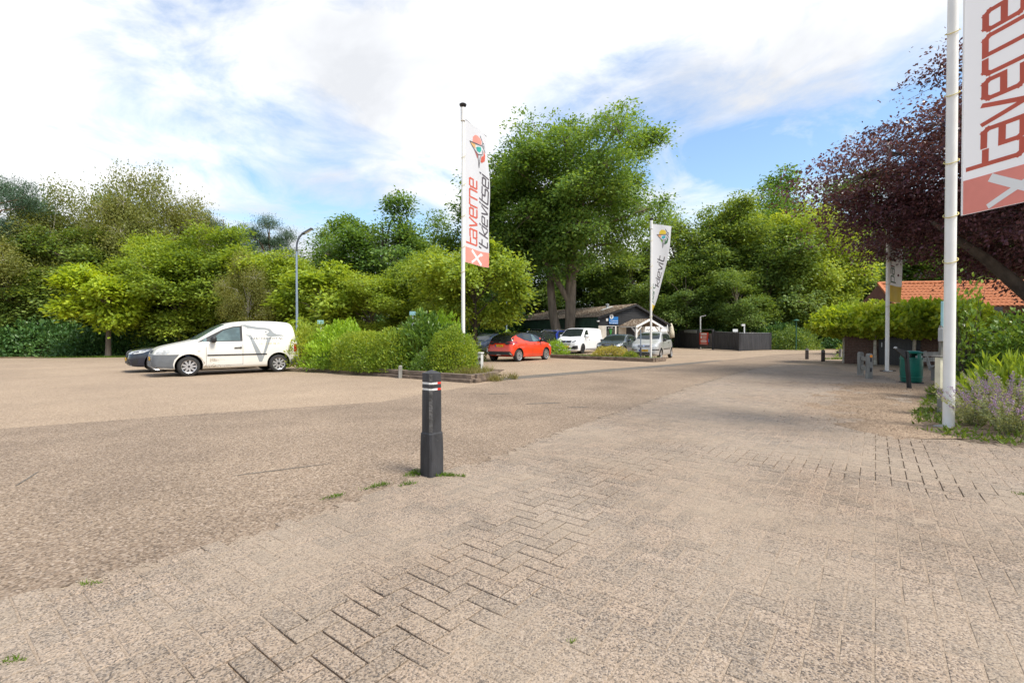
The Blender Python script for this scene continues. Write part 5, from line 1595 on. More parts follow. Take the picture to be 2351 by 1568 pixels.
BIRD = {'dome': [(.19, .70), (.21, .85), (.33, .95), (.48, .963), (.65, .92), (.73, .856), (.71, .74)],
        'wing': [(.05, .65), (.35, .67), (.375, .526), (.17, .577)],
        'teal': [(.4, .577), (.5, .63), (.69, .66), (.71, .557), (.6, .464), (.46, .485)],
        'dark': [(.27, .505), (.52, .39), (.5, .247)],
        'body': [(.875, .6), (.98, .474), (.92, .268), (.75, .175), (.675, .196), (.71, .37), (.83, .41)]}
BIRDLINES = [[(.02, .66), (.71, .71), (.83, .835), (.645, 1.0)], [(.02, .655), (.25, .515), (.52, .39), (.75, .43), (.81, .6)], [(.52, .35), (.6, 0)], [(.645, .36), (.6, 0)], [(.92, .84), (.95, .75), (.9, .66), (.8, .7), (.78, .78), (.83, .835), (.92, .84)], [(.9, .66), (1.0, .58)], [(.86, .75), (.86, .73)]]


def banner(label, px_, py_, zb, zt, W, a0, a1, art, wave=.03, gap=.12, crop=None):
    o = thing('banner', label, 'banner', (px_, py_, 0))
    Hh = zt - zb

    def raw(u, v_):
        k = max(0.0, v_ / Hh); a = R(a1 + (a0 - a1) * min(1, k ** .8))
        d = Vector((math.cos(a), math.sin(a), 0)); nrm = Vector((-d.y, d.x, 0))
        if nrm.dot(Vector((-px_, -py_, 0))) < 0: nrm = -nrm
        w = wave * (u / W) * math.sin(3.2 * u + 1.1 * v_ + .7) + wave * .5 * math.sin(2.3 * v_ + 5 * u) * (u / W)
        return d * (gap + u) + nrm * w + Vector((0, 0, zb + v_ - .02 * math.sin(u * 2))), nrm

    def lay(off):
        def fn(u, v_):
            p, n_ = raw(u, v_); return p + n_ * off
        return fn
    surf([[(0, 0), (W, 0), (W, Hh), (0, Hh)]], lay(0), 'cloth', M_cloth, o, .1)
    hem = MB(); hem.tube([raw(-.01, k * Hh / 20)[0] for k in range(21)], .012, 6); hem.build('hem', M_signwhite, o)
    tp = MB(); tp.tube([raw(-gap, Hh)[0], raw(W + .06, Hh)[0]], .012, 6); tp.build('top_bar', M_metal, o)
    c = W / 1.5

    def text(s, u0, v0, su, sv, m, it=0.0):
        polys, wd = glyphs(s, .19)
        # letters read upwards, tops towards the pole
        polys = [[(u0 - y * su, v0 + (x + it * y) * sv) for x, y in p] for p in polys]
        surf(polys, lay(.004), 'lettering', m, o, .12)
    def bird(u0, v0, w, h, cols):
        for i, (k, poly) in enumerate(BIRD.items()):
            surf([[(u0 + a * w, v0 + b_ * h) for a, b_ in poly]], lay(.004 + .0008 * i), 'emblem_' + ('dome', 'wing', 'breast', 'shade', 'body')[i], cols[i], o, .1)
        surf(strokes([[(u0 + a * w, v0 + b_ * h) for a, b_ in ln_] for ln_ in BIRDLINES], .03), lay(.009), 'emblem_outline', M_flagdark, o)
    if art == 'taverne':
        surf([[(0.005, 0.005), (W - .005, .005), (W - .005, .11 * Hh), (.005, .11 * Hh)]], lay(.003), 'coloured_band', M_flagpink, o, .1)
        text('taverne', .74 * c, .135 * Hh, .46 * c, .069 * Hh, M_flagred)
        text("'t kievitsei", 1.40 * c, .115 * Hh, .34 * c, .0645 * Hh, M_flagdark, .3)
        bird(.28 * c, .72 * Hh, .95 * c, .23 * Hh, [M_flagpink, mat('emblem_tan', (.72, .42, .16), .75), mat('emblem_teal', (.03, .36, .30), .75), mat('emblem_maroon', (.36, .12, .11), .75), M_flagred])
        kn = strokes([[(.38 * c, .014 * Hh), (1.02 * c, .088 * Hh)]], .075 * c) + strokes([[(.42 * c, .092 * Hh), (1.0 * c, .016 * Hh)]], .11 * c)
        kn += strokes([[(.98 * c, .078 * Hh), (1.08 * c, .092 * Hh)], [(1.02 * c, .074 * Hh), (1.13 * c, .086 * Hh)]], .03 * c)
        surf(kn, lay(.006), 'knife_and_fork', M_signwhite, o, .12)
    else:
        surf([[(0.005, 0.005), (W - .005, .005), (W - .005, .12 * Hh), (.005, .12 * Hh)]], lay(.003), 'coloured_band', M_yellow, o, .1)
        text('parc', .66 * c, .145 * Hh, .42 * c, .052 * Hh, M_deepgreen)
        text('kievit', 1.2 * c, .33 * Hh, .42 * c, .072 * Hh, M_flagdark, .15)
        bird(.35 * c, .76 * Hh, .95 * c, .20 * Hh, [M_yellow, mat('emblem_orange', (.75, .38, .18), .75), mat('emblem_blue', (.05, .36, .42), .75), mat('emblem_lime', (.20, .42, .05), .75), mat('emblem_forest', (.05, .13, .06), .75)])
    return o


flagpole(at(1063.5, 15.5), 15.5, zat(247, 15.5), 'white flagpole with black cap rising from the hedge bed', [3.4, 4.2, 5.2, 6.2, 7.1])
banner("tall white banner with red lettering and a bird emblem over the hedge", at(1063.5, 15.5), 15.5, 3.72, 8.38, 1.45, 62, 60, 'taverne', .055)
flagpole(6.10, 6.62, 8.9, 'thick white flagpole standing at the catmint in the flower bed', [2.35, 2.98, 3.72, 4.65, 5.5], .066)
banner('large white banner with big red letters on the thick flagpole by the catmint', 6.10, 6.62, 2.93, 7.12, 1.4, -85, -85, 'taverne', .03, .16)
flagpole(at(1494.5, 24.5), 24.5, zat(505, 24.5), 'white flagpole in the island bed before the silver hatchback', [2.3, 3.8, 4.9, 6.2], .058)
banner('slack white banner with a yellow bird emblem twisting round the island flagpole', at(1494.5, 24.5), 24.5, 2.4, zat(515, 24.5), 1.25, 22, 74, 'parc', .05, .08)
fp = flagpole(at(2037, 17.2), 17.2, 8.3, 'slim white flagpole between the wooden barrier and the green bin', [2.4, 3.2, 4.0, 5.0])
banner('white banner with a yellow foot hanging behind the purple leaves', at(2037, 17.2), 17.2, 2.55, 7.6, 1.3, 32, 34, 'parc', .04, .06)
MB().tube([(-.25, 0, .04), (.32, 0, .04)], .02, 6).build('hinge_foot', M_blackiron, fp)
jb = thing('junction_box', 'small grey junction box on a thin post just left of the thick flagpole', 'box', (at(2164, 9.2), 9.2, 0))
MB().box((0, .03, .75), (.05, .05, 1.5)).build('post', M_greywood, jb); MB().box((0, -.02, 1.32), (.14, .1, .26)).build('box', M_greyplastic, jb, bevel=.01); MB().box((.03, .02, 1.72), (.06, .05, .5)).build('pale_strip', mat('pale_cyan', (.35, .62, .66), .4), jb)
# ------------------------------------------------------------------ cars
M_rubber = mat('tyre_rubber', (.026, .025, .024), .85, var=.25, vscale=20)
M_well = mat('wheel_well', (.012, .012, .012), .9)
M_alloy = mat('alloy', (.55, .55, .56), .32, .75, .05)
M_alloydark = mat('alloy_dark', (.025, .025, .028), .45, .3, .05)
M_plastic = mat('grey_bumper', (.13, .14, .15), .6, var=.1, vscale=6)
M_blackplastic = mat('black_trim', (.018, .018, .019), .5, var=.1)
M_glass = mat('car_glass', (.022, .028, .028), .04, var=.1, spec=.9)
M_glassclear = mat('car_glass_pale', (.11, .16, .155), .06, var=.35, vscale=3, spec=.8)
M_lens = mat('headlight_lens', (.50, .51, .50), .12, .2, .25, 14, coat=.8)
M_chrome = mat('chrome', (.70, .70, .71), .15, .9, .03)
M_tail = mat('tail_red', (.38, .012, .015), .2, var=.2, coat=.8)
M_plate = mat('plate_yellow', (.78, .44, .01), .5, var=.04)
M_plateblue = mat('plate_blue', (.01, .05, .42), .5)
M_ink = mat('plate_ink', (.02, .02, .02), .6)


def chaikin(p, n):
    p = [np.array(q, float) for q in p]
    for _ in range(n):
        q = [p[0]]
        for a, b in zip(p[:-1], p[1:]): q += [a * .75 + b * .25, a * .25 + b * .75]
        q.append(p[-1]); p = q
    return np.array(p)


def curve(p, n=2):
    c = chaikin(p, n); return lambda s: float(np.interp(s, c[:, 0], c[:, 1]))


class Car:
    def __init__(self, name, label, cat, L, top, belt, wid, roofw, bot, axles, wr, paintm, loc, heading, arch=None, spokes=9, rimmats=None, tyre_w=.2, track=None, rim_k=.66, group=None, s0=0.0):
        self.L = L; self.s0 = s0
        if s0:
            top, belt, wid, roofw, bot = [[(q if q < .02 else q + s0 * min(1, q / .4), w_) for q, w_ in c_] for c_ in (top, belt, wid, roofw, bot)]
            axles = tuple(q + s0 for q in axles)
        self.o = thing(name, label, cat, (loc[0], loc[1], 0), math.atan2(heading[1], heading[0]), group)
        T, B, W, RW, Z = curve(top), curve(belt), curve(wid), curve(roofw), curve(bot)
        ss = sorted(set(np.round(np.concatenate([np.linspace(0, L, 64), np.linspace(0, .3, 9), np.linspace(L - .3, L, 9)]), 4)))
        rings = []
        for s in ss:
            w, zt, zb = W(s), T(s), Z(s); zl = min(B(s), zt - .03); r = RW(s) * w
            zl = max(zl, zb + .1); zt = max(zt, zl + .02)
            h = zl - zb; g = zt - zl
            half = [(0, zb), (w * .80, zb), (w * .955, zb + .02), (w * .985, zb + .16 * h), (w, zb + .45 * h), (w * .995, zb + .8 * h), (w * .965, zl), (w * .95 + (r - w * .95) * .12, zl + .1 * g), (r + .012, zt - .2 * g - .015), (r, zt - .06 * g - .02), (r * .88, zt - .012), (r * .5, zt - .001), (0, zt)]
            c = chaikin(half, 1)
            ring = [(y, z_) for y, z_ in c] + [(-y, z_) for y, z_ in c[-2:0:-1]]
            rings.append(ring)
        n = len(rings[0]); v, f = [], []
        for s, ring in zip(ss, rings): v += [(L / 2 - s, y, z_) for y, z_ in ring]
        for i in range(len(ss) - 1):
            for k in range(n): f.append((i * n + k, i * n + (k + 1) % n, (i + 1) * n + (k + 1) % n, (i + 1) * n + k))
        f.append(tuple(range(n))); f.append(tuple(reversed(range((len(ss) - 1) * n, len(ss) * n))))
        body = MB().add(v, f).build('body', [paintm, M_well], None)
        ar = arch or wr + .055
        for s in axles:
            cm = MB(); cm.lathe([(0, -1.3), (ar, -1.3), (ar, 1.3), (0, 1.3)], 40, (L / 2 - s, 0, wr + .015), 'Y', 1)
            cut = cm.build('cut', [paintm, M_well], None)
            md = body.modifiers.new('cut', 'BOOLEAN'); md.object = cut; md.operation = 'DIFFERENCE'; md.solver = 'EXACT'; md.material_mode = 'INDEX'
            dg = bpy.context.evaluated_depsgraph_get(); dg.update()
            nm = bpy.data.meshes.new_from_object(body.evaluated_get(dg))
            body.modifiers.clear(); body.data = nm; bpy.data.objects.remove(cut)
        nm = body.data; nm.name = 'body'
        nm.polygons.foreach_set('use_smooth', [True] * len(nm.polygons)); nm.set_sharp_from_angle(angle=R(38)); nm.update()
        bm = bmesh.new(); bm.from_mesh(nm); self.bvh = BVHTree.FromBMesh(bm); bm.free()
        body.parent = self.o; self.body = body
        # wheels
        tr_ = track or (max(W(axles[0]), W(axles[1])) - .015)
        rr = wr * rim_k
        ty = MB().lathe([(rr, -tyre_w / 2), (rr + .02, -tyre_w / 2 - .004), (wr - .03, -tyre_w / 2 + .004), (wr - .006, -tyre_w / 2 + .03), (wr, 0), (wr - .006, tyre_w / 2 - .03), (wr - .03, tyre_w / 2 - .004), (rr + .02, tyre_w / 2 + .004), (rr, tyre_w / 2)], 40, axis='Y').mesh('tyre', M_rubber, True, 50)
        rm = rimmats or (M_alloy, M_alloydark)
        ri = MB(); yo = -tyre_w / 2
        ri.lathe([(rr, yo - .002), (rr * .93, yo + .006), (rr * .90, yo + .05), (rr * .85, yo + .08), (0, yo + .09)], 40, axis='Y', m=1)
        ri.lathe([(rr * 1.01, yo - .006), (rr * .93, yo + .004), (rr * .92, yo + .02)], 40, axis='Y', m=0)
        for k in range(spokes):
            a = 2 * math.pi * k / spokes; c_, s_ = math.cos(a), math.sin(a); w0, w1 = rr * .11, rr * (.85 / spokes + .06)
            pts = [(rr * .12, -w0), (rr * .95, -w1), (rr * .95, w1), (rr * .12, w0)]
            vv = [(p * c_ - q * s_, yo + .012, p * s_ + q * c_) for p, q in pts] + [(p * c_ - q * s_, yo + .05, p * s_ + q * c_) for p, q in pts]
            ri.add(vv, [(0, 1, 2, 3), (0, 4, 5, 1), (1, 5, 6, 2), (2, 6, 7, 3), (3, 7, 4, 0)], 0)
        ri.lathe([(0, yo + .005), (rr * .16, yo + .005), (rr * .2, yo + .03)], 20, axis='Y', m=1)
        rim = ri.mesh('rim', list(rm), True, 30)
        for s in axles:
            for sd in (-1, 1):
                wv_ = link('wheel', None, self.o, (L / 2 - s, sd * (tr_ - tyre_w / 2), wr))
                if sd > 0: wv_.rotation_euler = (0, 0, math.pi)
                t_ = link('tyre', ty, wv_); link('rim', rim, wv_)

    def ray(self, o, d, off):
        h = self.bvh.ray_cast(Vector(o), Vector(d))
        if h[0] is None:
            # just past the outline: wrap round to the nearest point of the body
            h = self.bvh.find_nearest(Vector(o) + Vector(d) * Vector(o).dot(-Vector(d)) * .75)
            if h[0] is None: return None
            n_ = h[1] if h[1].dot(Vector(d)) < .3 else -Vector(d)
            return h[0] + n_ * off
        return h[0] - Vector(d) * off

    def fn(self, ax, off=.004):
        L = self.L; s0 = self.s0
        if ax == 'l': return lambda s, z_: self.ray((L / 2 - s - s0, 3, z_), (0, -1, 0), off)
        if ax == 'r': return lambda s, z_: self.ray((L / 2 - s - s0, -3, z_), (0, 1, 0), off)
        if ax == 'f': return lambda y, z_: self.ray((L, y, z_), (-1, 0, 0), off)
        if ax == 'b': return lambda y, z_: self.ray((-L, y, z_), (1, 0, 0), off)
        return lambda s, y: self.ray((L / 2 - s - s0, y, 4), (0, 0, -1), off)

    def patch(self, ax, polys, name, m, off=.004, parent=None, step=.05, holes=()):
        if polys and isinstance(polys[0][0], (int, float)): polys = [polys]
        sk = {'l': (0, -1, 0), 'r': (0, 1, 0), 'f': (-1, 0, 0), 'b': (1, 0, 0), 't': (0, 0, -1)}[ax]
        return surf(polys, self.fn(ax, off), name, m, parent or self.o, step, tuple(Vector(sk) * (off + .004)), holes)

    def sides(self, poly, name, m, off=.004, which='lr', step=.05):
        return [self.patch(a, poly, name, m, off, None, step) for a in which]

    def text(self, ax, s, x0, z0, size, m, name='lettering', mirror=1, spacing=1.0, align='LEFT', off=.006, parent=None):
        f_ = self.fn(ax, off); return textsurf(s, size, lambda x, y: f_(x0 + mirror * x, z0 + y), name, m, parent or self.o, spacing, align)

    def plate(self, ax, z_, txt, w=.5, h=.11, y=0, off=.02):
        sgn = 1 if ax == 'f' else -1
        x = (self.L / 2 + .02) if ax == 'f' else -(self.L / 2 + .02)
        p0 = self.ray((self.L * sgn, y, z_), (-sgn, 0, 0), 0); x = p0.x + sgn * off
        p = MB().box((x, y, z_), (.012, w, h)).build('number_plate', M_plate, self.o)
        # image-left of the plate is +y seen from the front, -y... seen from behind
        MB().box((x + sgn * .004, y - sgn * (w / 2 - .025), z_), (.008, .05, h * .98)).build('country_strip', M_plateblue, p)
        textsurf(txt, .095, lambda a, b: (x + sgn * .0075, y + sgn * (a + .02), z_ - .034 + b), 'lettering', M_ink, p, 1.05, 'CENTER')

    def mirror(self, s, z_, m, size=(.14, .2, .15), which=(-1, 1)):
        for sd in which:
            p = self.ray((self.L / 2 - s - self.s0, sd * 3, z_), (0, -sd, 0), 0)
            if p is None: continue
            b = MB().box((p.x, p.y + sd * (size[1] / 2 + .03), z_ + .03), size).build('door_mirror', m, self.o, smooth=True, angle=50, bevel=.035)
            MB().box((p.x, p.y + sd * .03, z_ - .03), (.07, .1, .05)).build('mirror_foot', M_blackplastic, b)


def rect(a, b, c, d): return [(a, b), (c, b), (c, d), (a, d)]


# ---- white delivery van with lettering
wh = paint('van_cream_white', (.74, .715, .65), .35)
FW = (-.74, -.673)
van = Car('delivery_van', 'dirty white delivery van with a grey bird logo backed up to the hedge', 'van', 4.33,
          [(0, .60), (.02, .74), (.10, .88), (.25, .965), (.6, 1.06), (1.02, 1.155), (1.14, 1.20), (1.62, 1.53), (2.0, 1.725), (2.35, 1.80), (3.0, 1.835), (3.75, 1.815), (4.05, 1.765), (4.15, 1.45), (4.22, 1.05), (4.26, .8), (4.28, .62)],
          [(0, .60), (.15, .80), (.5, .96), (1.1, 1.07), (2.4, 1.11), (4.28, 1.11)],
          [(0, .60), (.04, .72), (.15, .81), (.4, .865), (.9, .9), (3.6, .9), (4.02, .885), (4.2, .86), (4.28, .80)],
          [(0, .88), (.6, .86), (1.05, .86), (1.3, .87), (2.2, .80), (3.6, .83), (4.28, .88)],
          [(0, .30), (.1, .24), (.6, .2), (3.9, .22), (4.15, .28), (4.28, .34)], (.88, 3.57), .315, wh, (-10.03, 16.69), FW, .385, 9, tyre_w=.19, s0=.05)
GL = [(1.10, 1.095), (2.42, 1.115), (2.42, 1.645), (2.15, 1.615), (1.84, 1.515)]
for a in 'lr':
    fr_ = van.patch(a, GL, 'window_frame', M_blackplastic, .004)
    van.patch(a, [(1.44, 1.13), (2.35, 1.14), (2.35, 1.60), (2.14, 1.575), (1.87, 1.485)], 'side_window', M_glassclear, .008)
    van.patch(a, [(1.22, 1.115), (1.37, 1.12), (1.37, 1.245)], 'quarter_window', M_glassclear, .008)
    van.patch(a, rect(1.38, .645, 3.17, .685), 'rub_strip', M_blackplastic, .015)
    van.patch(a, [(-.04, .20), (.50, .20), (.46, .40), (.50, .55), (.56, .62), (.62, .705), (-.04, .705)], 'front_bumper_side', M_plastic, .006, step=.05)
    van.patch(a, [(3.96, .28), (4.27, .30), (4.27, .48), (3.97, .46)], 'rear_bumper_side', M_plastic, .008)
    van.patch(a, [(4.09, .72), (4.22, .74), (4.20, 1.0), (4.09, 1.02)], 'tail_lamp', M_tail, .008)
    van.patch(a, strokes([[(1.35, 1.07), (1.35, .32)], [(2.42, 1.63), (2.42, .33)], [(1.38, .32), (2.42, .33)]], .009), 'door_seam', M_blackplastic, .002, step=.15)
    van.patch(a, strokes([[(2.18, .90), (2.36, .905)]], .032), 'door_handle', M_blackplastic, .03)
    van.patch(a, circle2(2.36, .905, .03, .026, 10), 'handle_lock', M_blackplastic, .032)
    van.patch(a, strokes([[(3.90, .92), (4.02, .92), (4.02, .76), (3.90, .76), (3.90, .92)]], .006), 'fuel_flap', M_plastic, .002)
    van.patch(a, circle2(.06, 0, .1), 'unused', M_lens, .004) if False else None
    # side part of the headlamp
    van.patch(a, [(.03, .712), (.07, .80), (.22, .865), (.38, .855), (.39, .77), (.28, .718)], 'headlamp', M_lens, .006, step=.04)
    van.patch(a, circle2(1.15, .80, .04, .016, 10), 'badge', M_chrome, .004)
van.patch('t', [(1.12, -.73), (1.55, -.68), (1.93, -.60), (1.96, 0), (1.93, .60), (1.55, .68), (1.12, .73), (1.04, 0)], 'windscreen', mat('van_screen', (.10, .14, .15), .05, var=.3, spec=.9), .006)
van.patch('f', rect(-.80, .20, .80, .705), 'front_bumper', M_plastic, .006, step=.05)
for z_ in (.34, .40, .46): van.patch('f', rect(-.5, z_ - .012, .5, z_ + .012), 'intake_bar', M_greyplastic, .018)
van.patch('f', rect(-.5, .305, .5, .485), 'intake', M_blackplastic, .009)
for z_ in (.56, .61, .655): van.patch('f', rect(-.55, z_ - .01, .55, z_ + .01), 'bumper_rib', M_greyplastic, .014)
gr_ = van.patch('f', rect(-.3, .73, .3, .84), 'grille', M_plastic, .008)
for z_ in (.755, .785, .815): van.patch('f', rect(-.29, z_ - .006, .29, z_ + .006), 'grille_bar', M_blackplastic, .012, gr_)
van.plate('f', .57, '93-VBL-5', .5, .11, 0, .02)
van.mirror(1.55, 1.15, M_blackplastic, (.15, .2, .2))
# bird logo, V, web address, phone number on both flanks
lg = mat('logo_grey', (.27, .29, .30), .5, var=.05)
LV = [[(2.50, 1.345), (2.70, 1.345), (3.03, .60), (3.12, .60), (3.0, .395), (2.96, .395)], [(2.93, .45), (3.02, .40), (3.32, 1.27), (3.19, 1.25)]]
LV = [[(2.50, 1.335), (2.69, 1.335), (3.06, .53), (2.97, .40), (2.93, .40), (2.62, 1.28)], [(2.95, .40), (3.02, .40), (3.34, 1.27), (3.20, 1.22), (3.03, .60)]]
HEAD = [[(2.26, 1.735), (2.40, 1.735), (2.62, 1.66), (2.95, 1.60), (3.18, 1.585), (3.32, 1.54), (3.42, 1.41), (3.52, 1.36), (3.68, 1.335), (3.78, 1.30), (3.62, 1.295), (3.46, 1.285), (3.36, 1.27), (3.22, 1.28), (3.18, 1.34), (3.03, 1.335), (3.10, 1.355), (3.20, 1.375), (3.27, 1.44), (3.24, 1.50), (3.10, 1.52), (2.9, 1.525), (2.64, 1.565), (2.60, 1.55), (2.58, 1.58), (2.40, 1.66)]]
EYE = [[(3.08, 1.46), (3.2, 1.465), (3.24, 1.45), (3.19, 1.40), (3.13, 1.41), (3.14, 1.445)]]
for a, mr in (('l', 1), ('r', -1)):
    lo = van.patch(a, LV, 'logo_letter', lg, .004, step=.12)
    van.patch(a, HEAD, 'bird_logo', lg, .005, step=.12, holes=EYE)
    van.patch(a, EYE, 'logo_eye', lg, .005) if False else None
    van.patch(a, circle2(3.17, 1.435, .026, .02, 12), 'logo_eye', M_signblack, .006)
    van.text(a, 'PARCDEKIEVIT.NL', 2.68 if mr > 0 else 3.88, 1.165, .118, M_ink, spacing=1.12, mirror=mr)
    van.patch(a, rect(2.69, 1.118, 3.88, 1.123), 'rule', lg, .007, step=.3)
    van.text(a, '+31 13 507 98 19', 2.92 if mr > 0 else 3.68, 1.00, .085, mat('olive_print', (.34, .30, .10), .5), 'phone_number', spacing=1.1, mirror=mr)
# dirt splashes behind the front wheel
dirt = mat('mud_splash', (.36, .28, .19), .95, var=.3, vscale=12)
dv = []
for _ in range(150):
    x_, z_ = 1.50 + abs(rng.gauss(0, .16)) - .05, .50 + rng.gauss(0, .03); r_2 = rng.uniform(.002, .006); dv.append(circle2(x_, z_, r_2 * 1.6, r_2, 6))
for _ in range(170):
    x_, z_ = 1.26 + abs(rng.gauss(0, .30)), .265 + abs(rng.gauss(0, .035)); r_2 = rng.uniform(.002, .008); dv.append(circle2(x_, z_, r_2 * 2, r_2, 6))
for _ in range(90):
    a_ = R(rng.uniform(5, 75)); q_ = .40 + abs(rng.gauss(0, .025)); dv.append(circle2(.88 + q_ * math.cos(a_), .33 + q_ * math.sin(a_) * .9, .008, .005, 6))
van.patch('l', dv, 'mud_splash', dirt, .003, step=None)

# ---- generic hatchback shape
def hatch(L, W, H, fo, wb, hood=.92, cowl=.98, nose=.55, belt=.93, ws=(.95, 1.75), rear=.45, ro=None, tail=.95):
    a, b = ws
    top = [(0, nose), (.03, nose + .16), (.14, hood - .10), (.4, hood - .02), (a - .12, cowl), (a, cowl + .04), ((a + b) / 2 - .05, (cowl + H) / 2 + .05), (b, H - .07), (b + .35, H - .005), (b + 1.0, H), (L - rear - .35, H - .04), (L - rear, H - .12), (L - rear * .35, (H + tail) / 2), (L - .12, tail), (L - .04, tail - .15), (L, .55)]
    bl = [(0, nose), (.2, hood - .1), (a, belt), (L * .6, belt + .03), (L - .3, belt + .06), (L, .6)]
    wd = [(0, W * .70), (.05, W * .82), (.18, W * .92), (.45, W * .98), (fo, W), (fo + wb, W), (L - .3, W * .96), (L - .08, W * .88), (L, W * .78)]
    rw = [(0, .85), (a, .87), (b, .76), (b + .6, .735), (L - .5, .73), (L - .15, .8), (L, .85)]
    bt = [(0, .30), (.1, .22), (.5, .19), (L - .6, .2), (L - .15, .27), (L, .33)]
    return dict(L=L, top=top, belt=bl, wid=wd, roofw=rw, bot=bt, axles=(fo, fo + wb))


# ---- red hatchback
redp = paint('car_orange_red', (.72, .055, .014), .25)
blk = paint('car_black', (.012, .012, .014), .2)
HD = (.585, .811)
c = Car('hatchback', 'orange red hatchback with a black roof parked with its tail to the road', 'car', **hatch(3.94, .875, 1.50, .80, 2.56, .95, 1.0, .58, .95, (.95, 1.80), .62, tail=.98), wr=.315, paintm=redp, loc=(.49, 25.43), heading=HD, spokes=10, tyre_w=.2, rim_k=.74)
me_ = c.body.data; me_.materials.append(blk)
for p_ in me_.polygons:
    q_ = p_.center; s_ = 3.94 / 2 - q_.x
    if p_.material_index == 0 and ((q_.z > 1.40 and s_ < 3.5) or (q_.z > 1.04 + max(0, (s_ - 2.3)) * .3 and 1.3 < s_ < 3.3 and abs(q_.y) > .5)): p_.material_index = 2
c.patch('t', [(1.45, -.66), (2.2, -.645), (3.25, -.61), (3.36, 0), (3.25, .61), (2.2, .645), (1.45, .66), (1.55, 0)], 'black_roof', blk, .004)
c.patch('b', [(-.60, 1.40), (.60, 1.40), (.70, 1.08), (.68, 1.03), (-.68, 1.03), (-.70, 1.08)], 'rear_window', M_glass, .014)
c.patch('b', [(-.64, 1.47), (.64, 1.47), (.64, 1.385), (-.64, 1.385)], 'spoiler', blk, .03)
c.patch('b', [(-.78, 1.03), (.78, 1.03), (.80, .96), (.6, .86), (.42, .86), (.3, .93), (-.3, .93), (-.42, .86), (-.6, .86), (-.80, .96)], 'lamp_band', M_blackplastic, .014)
for sd in (-1, 1): c.patch('b', [(sd * q, z_) for q, z_ in [(.40, 1.0), (.82, 1.02), (.84, .92), (.62, .865), (.52, .87), (.66, .93), (.64, .97)]], 'tail_lamp', M_tail, .02)
c.patch('b', strokes([[(-.56, .985), (-.40, .97), (-.34, .94)], [(.56, .985), (.40, .97), (.34, .94)]], .018), 'lamp_chrome', M_chrome, .016)
c.patch('b', circle2(0, .975, .06, .04, 16), 'badge', M_chrome, .02)
c.patch('b', [(-.70, .52), (.70, .52), (.80, .30), (.72, .25), (-.72, .25), (-.80, .30)], 'rear_valance', M_blackplastic, .014)
c.patch('b', rect(-.14, .335, .14, .375), 'fog_lamp', M_chrome, .014)
for sd in (-1, 1): c.patch('b', strokes([[(sd * .66, .46), (sd * .77, .33)]], .03), 'reflector', M_chrome, .014)
c.plate('b', .80, 'L-686-FJ', .5, .11, 0, .015)
MB().tube([c.ray((-4, -.05, 1.05), (1, 0, 0), .03), c.ray((-4, .28, 1.10), (1, 0, 0), .03)], .012, 6).build('rear_wiper', M_blackplastic, c.o)
for a in 'lr':
    c.patch(a, [(1.22, 1.0), (1.95, .985), (2.35, .995), (2.85, 1.08), (3.30, 1.26), (3.36, 1.43), (3.2, 1.49), (2.6, 1.52), (1.95, 1.50), (1.6, 1.36)], 'roof_side', blk, .004)
    c.patch(a, [(1.47, 1.035), (2.06, 1.02), (2.06, 1.38), (1.93, 1.36)], 'side_window', M_glassclear, .008)
    c.patch(a, [(2.16, 1.02), (2.38, 1.03), (2.72, 1.10), (2.86, 1.18), (2.76, 1.36), (2.16, 1.39)], 'rear_side_window', M_glass, .008)
    c.patch(a, strokes([[(1.30, .98), (1.25, .35)], [(2.13, 1.0), (2.15, .35)], [(2.9, 1.05), (2.95, .7)], [(1.25, .33), (2.6, .33)]], .009), 'door_seam', M_blackplastic, .002, step=.15)
    for s_ in (1.95, 2.72): c.patch(a, strokes([[(s_ - .09, .90), (s_ + .07, .905)]], .03), 'door_handle', redp, .03)
    c.patch(a, [(3.45, .93), (3.80, .90), (3.8, 1.02), (3.62, 1.03)], 'tail_lamp_side', M_tail, .008)
    c.patch(a, [(.12, .70), (.5, .78), (.5, .86), (.2, .80)], 'headlamp', M_lens, .006)
    c.patch(a, rect(.98, .86, 1.1, .875), 'badge', M_chrome, .006)
c.patch('t', [(1.02, -.70), (1.72, -.60), (1.75, 0), (1.72, .60), (1.02, .70), (.94, 0)], 'windscreen', M_glass, .006)
c.mirror(1.38, 1.03, blk)

# ---- white panel van
wv2 = paint('van_white', (.80, .80, .79), .3)
FP = (-.53, -.848)
v2 = Car('panel_van', 'clean white panel van facing the island bed', 'van', 4.95,
         [(0, .60), (.03, .80), (.12, .98), (.35, 1.08), (.75, 1.20), (.86, 1.26), (1.25, 1.55), (1.62, 1.80), (1.95, 1.885), (2.6, 1.91), (4.5, 1.89), (4.82, 1.84), (4.9, 1.5), (4.93, .9), (4.95, .6)],
         [(0, .6), (.2, .92), (.8, 1.12), (1.8, 1.16), (4.95, 1.18)],
         [(0, .74), (.05, .82), (.2, .90), (.5, .95), (.9, .965), (4.3, .965), (4.8, .945), (4.95, .9)],
         [(0, .86), (.8, .87), (1.6, .82), (2.2, .80), (4.8, .83), (4.95, .86)],
         [(0, .26), (.15, .2), (.7, .19), (4.4, .22), (4.95, .34)], (.92, 4.2), .34, wv2, (5.18, 36.3), FP, .40, 10, rimmats=(M_alloydark, M_alloydark), rim_k=.66, tyre_w=.21)
v2.patch('t', [(.88, -.80), (1.3, -.75), (1.68, -.68), (1.72, 0), (1.68, .68), (1.3, .75), (.88, .80), (.80, 0)], 'windscreen', M_glass, .006)
g_ = v2.patch('f', [(-.42, .97), (.42, .97), (.37, .80), (-.37, .80)], 'grille', M_blackplastic, .008)
for k in range(5): v2.patch('f', rect(-.36, .825 + .03 * k, .36, .833 + .03 * k), 'grille_bar', M_plastic, .012, g_, step=.2)
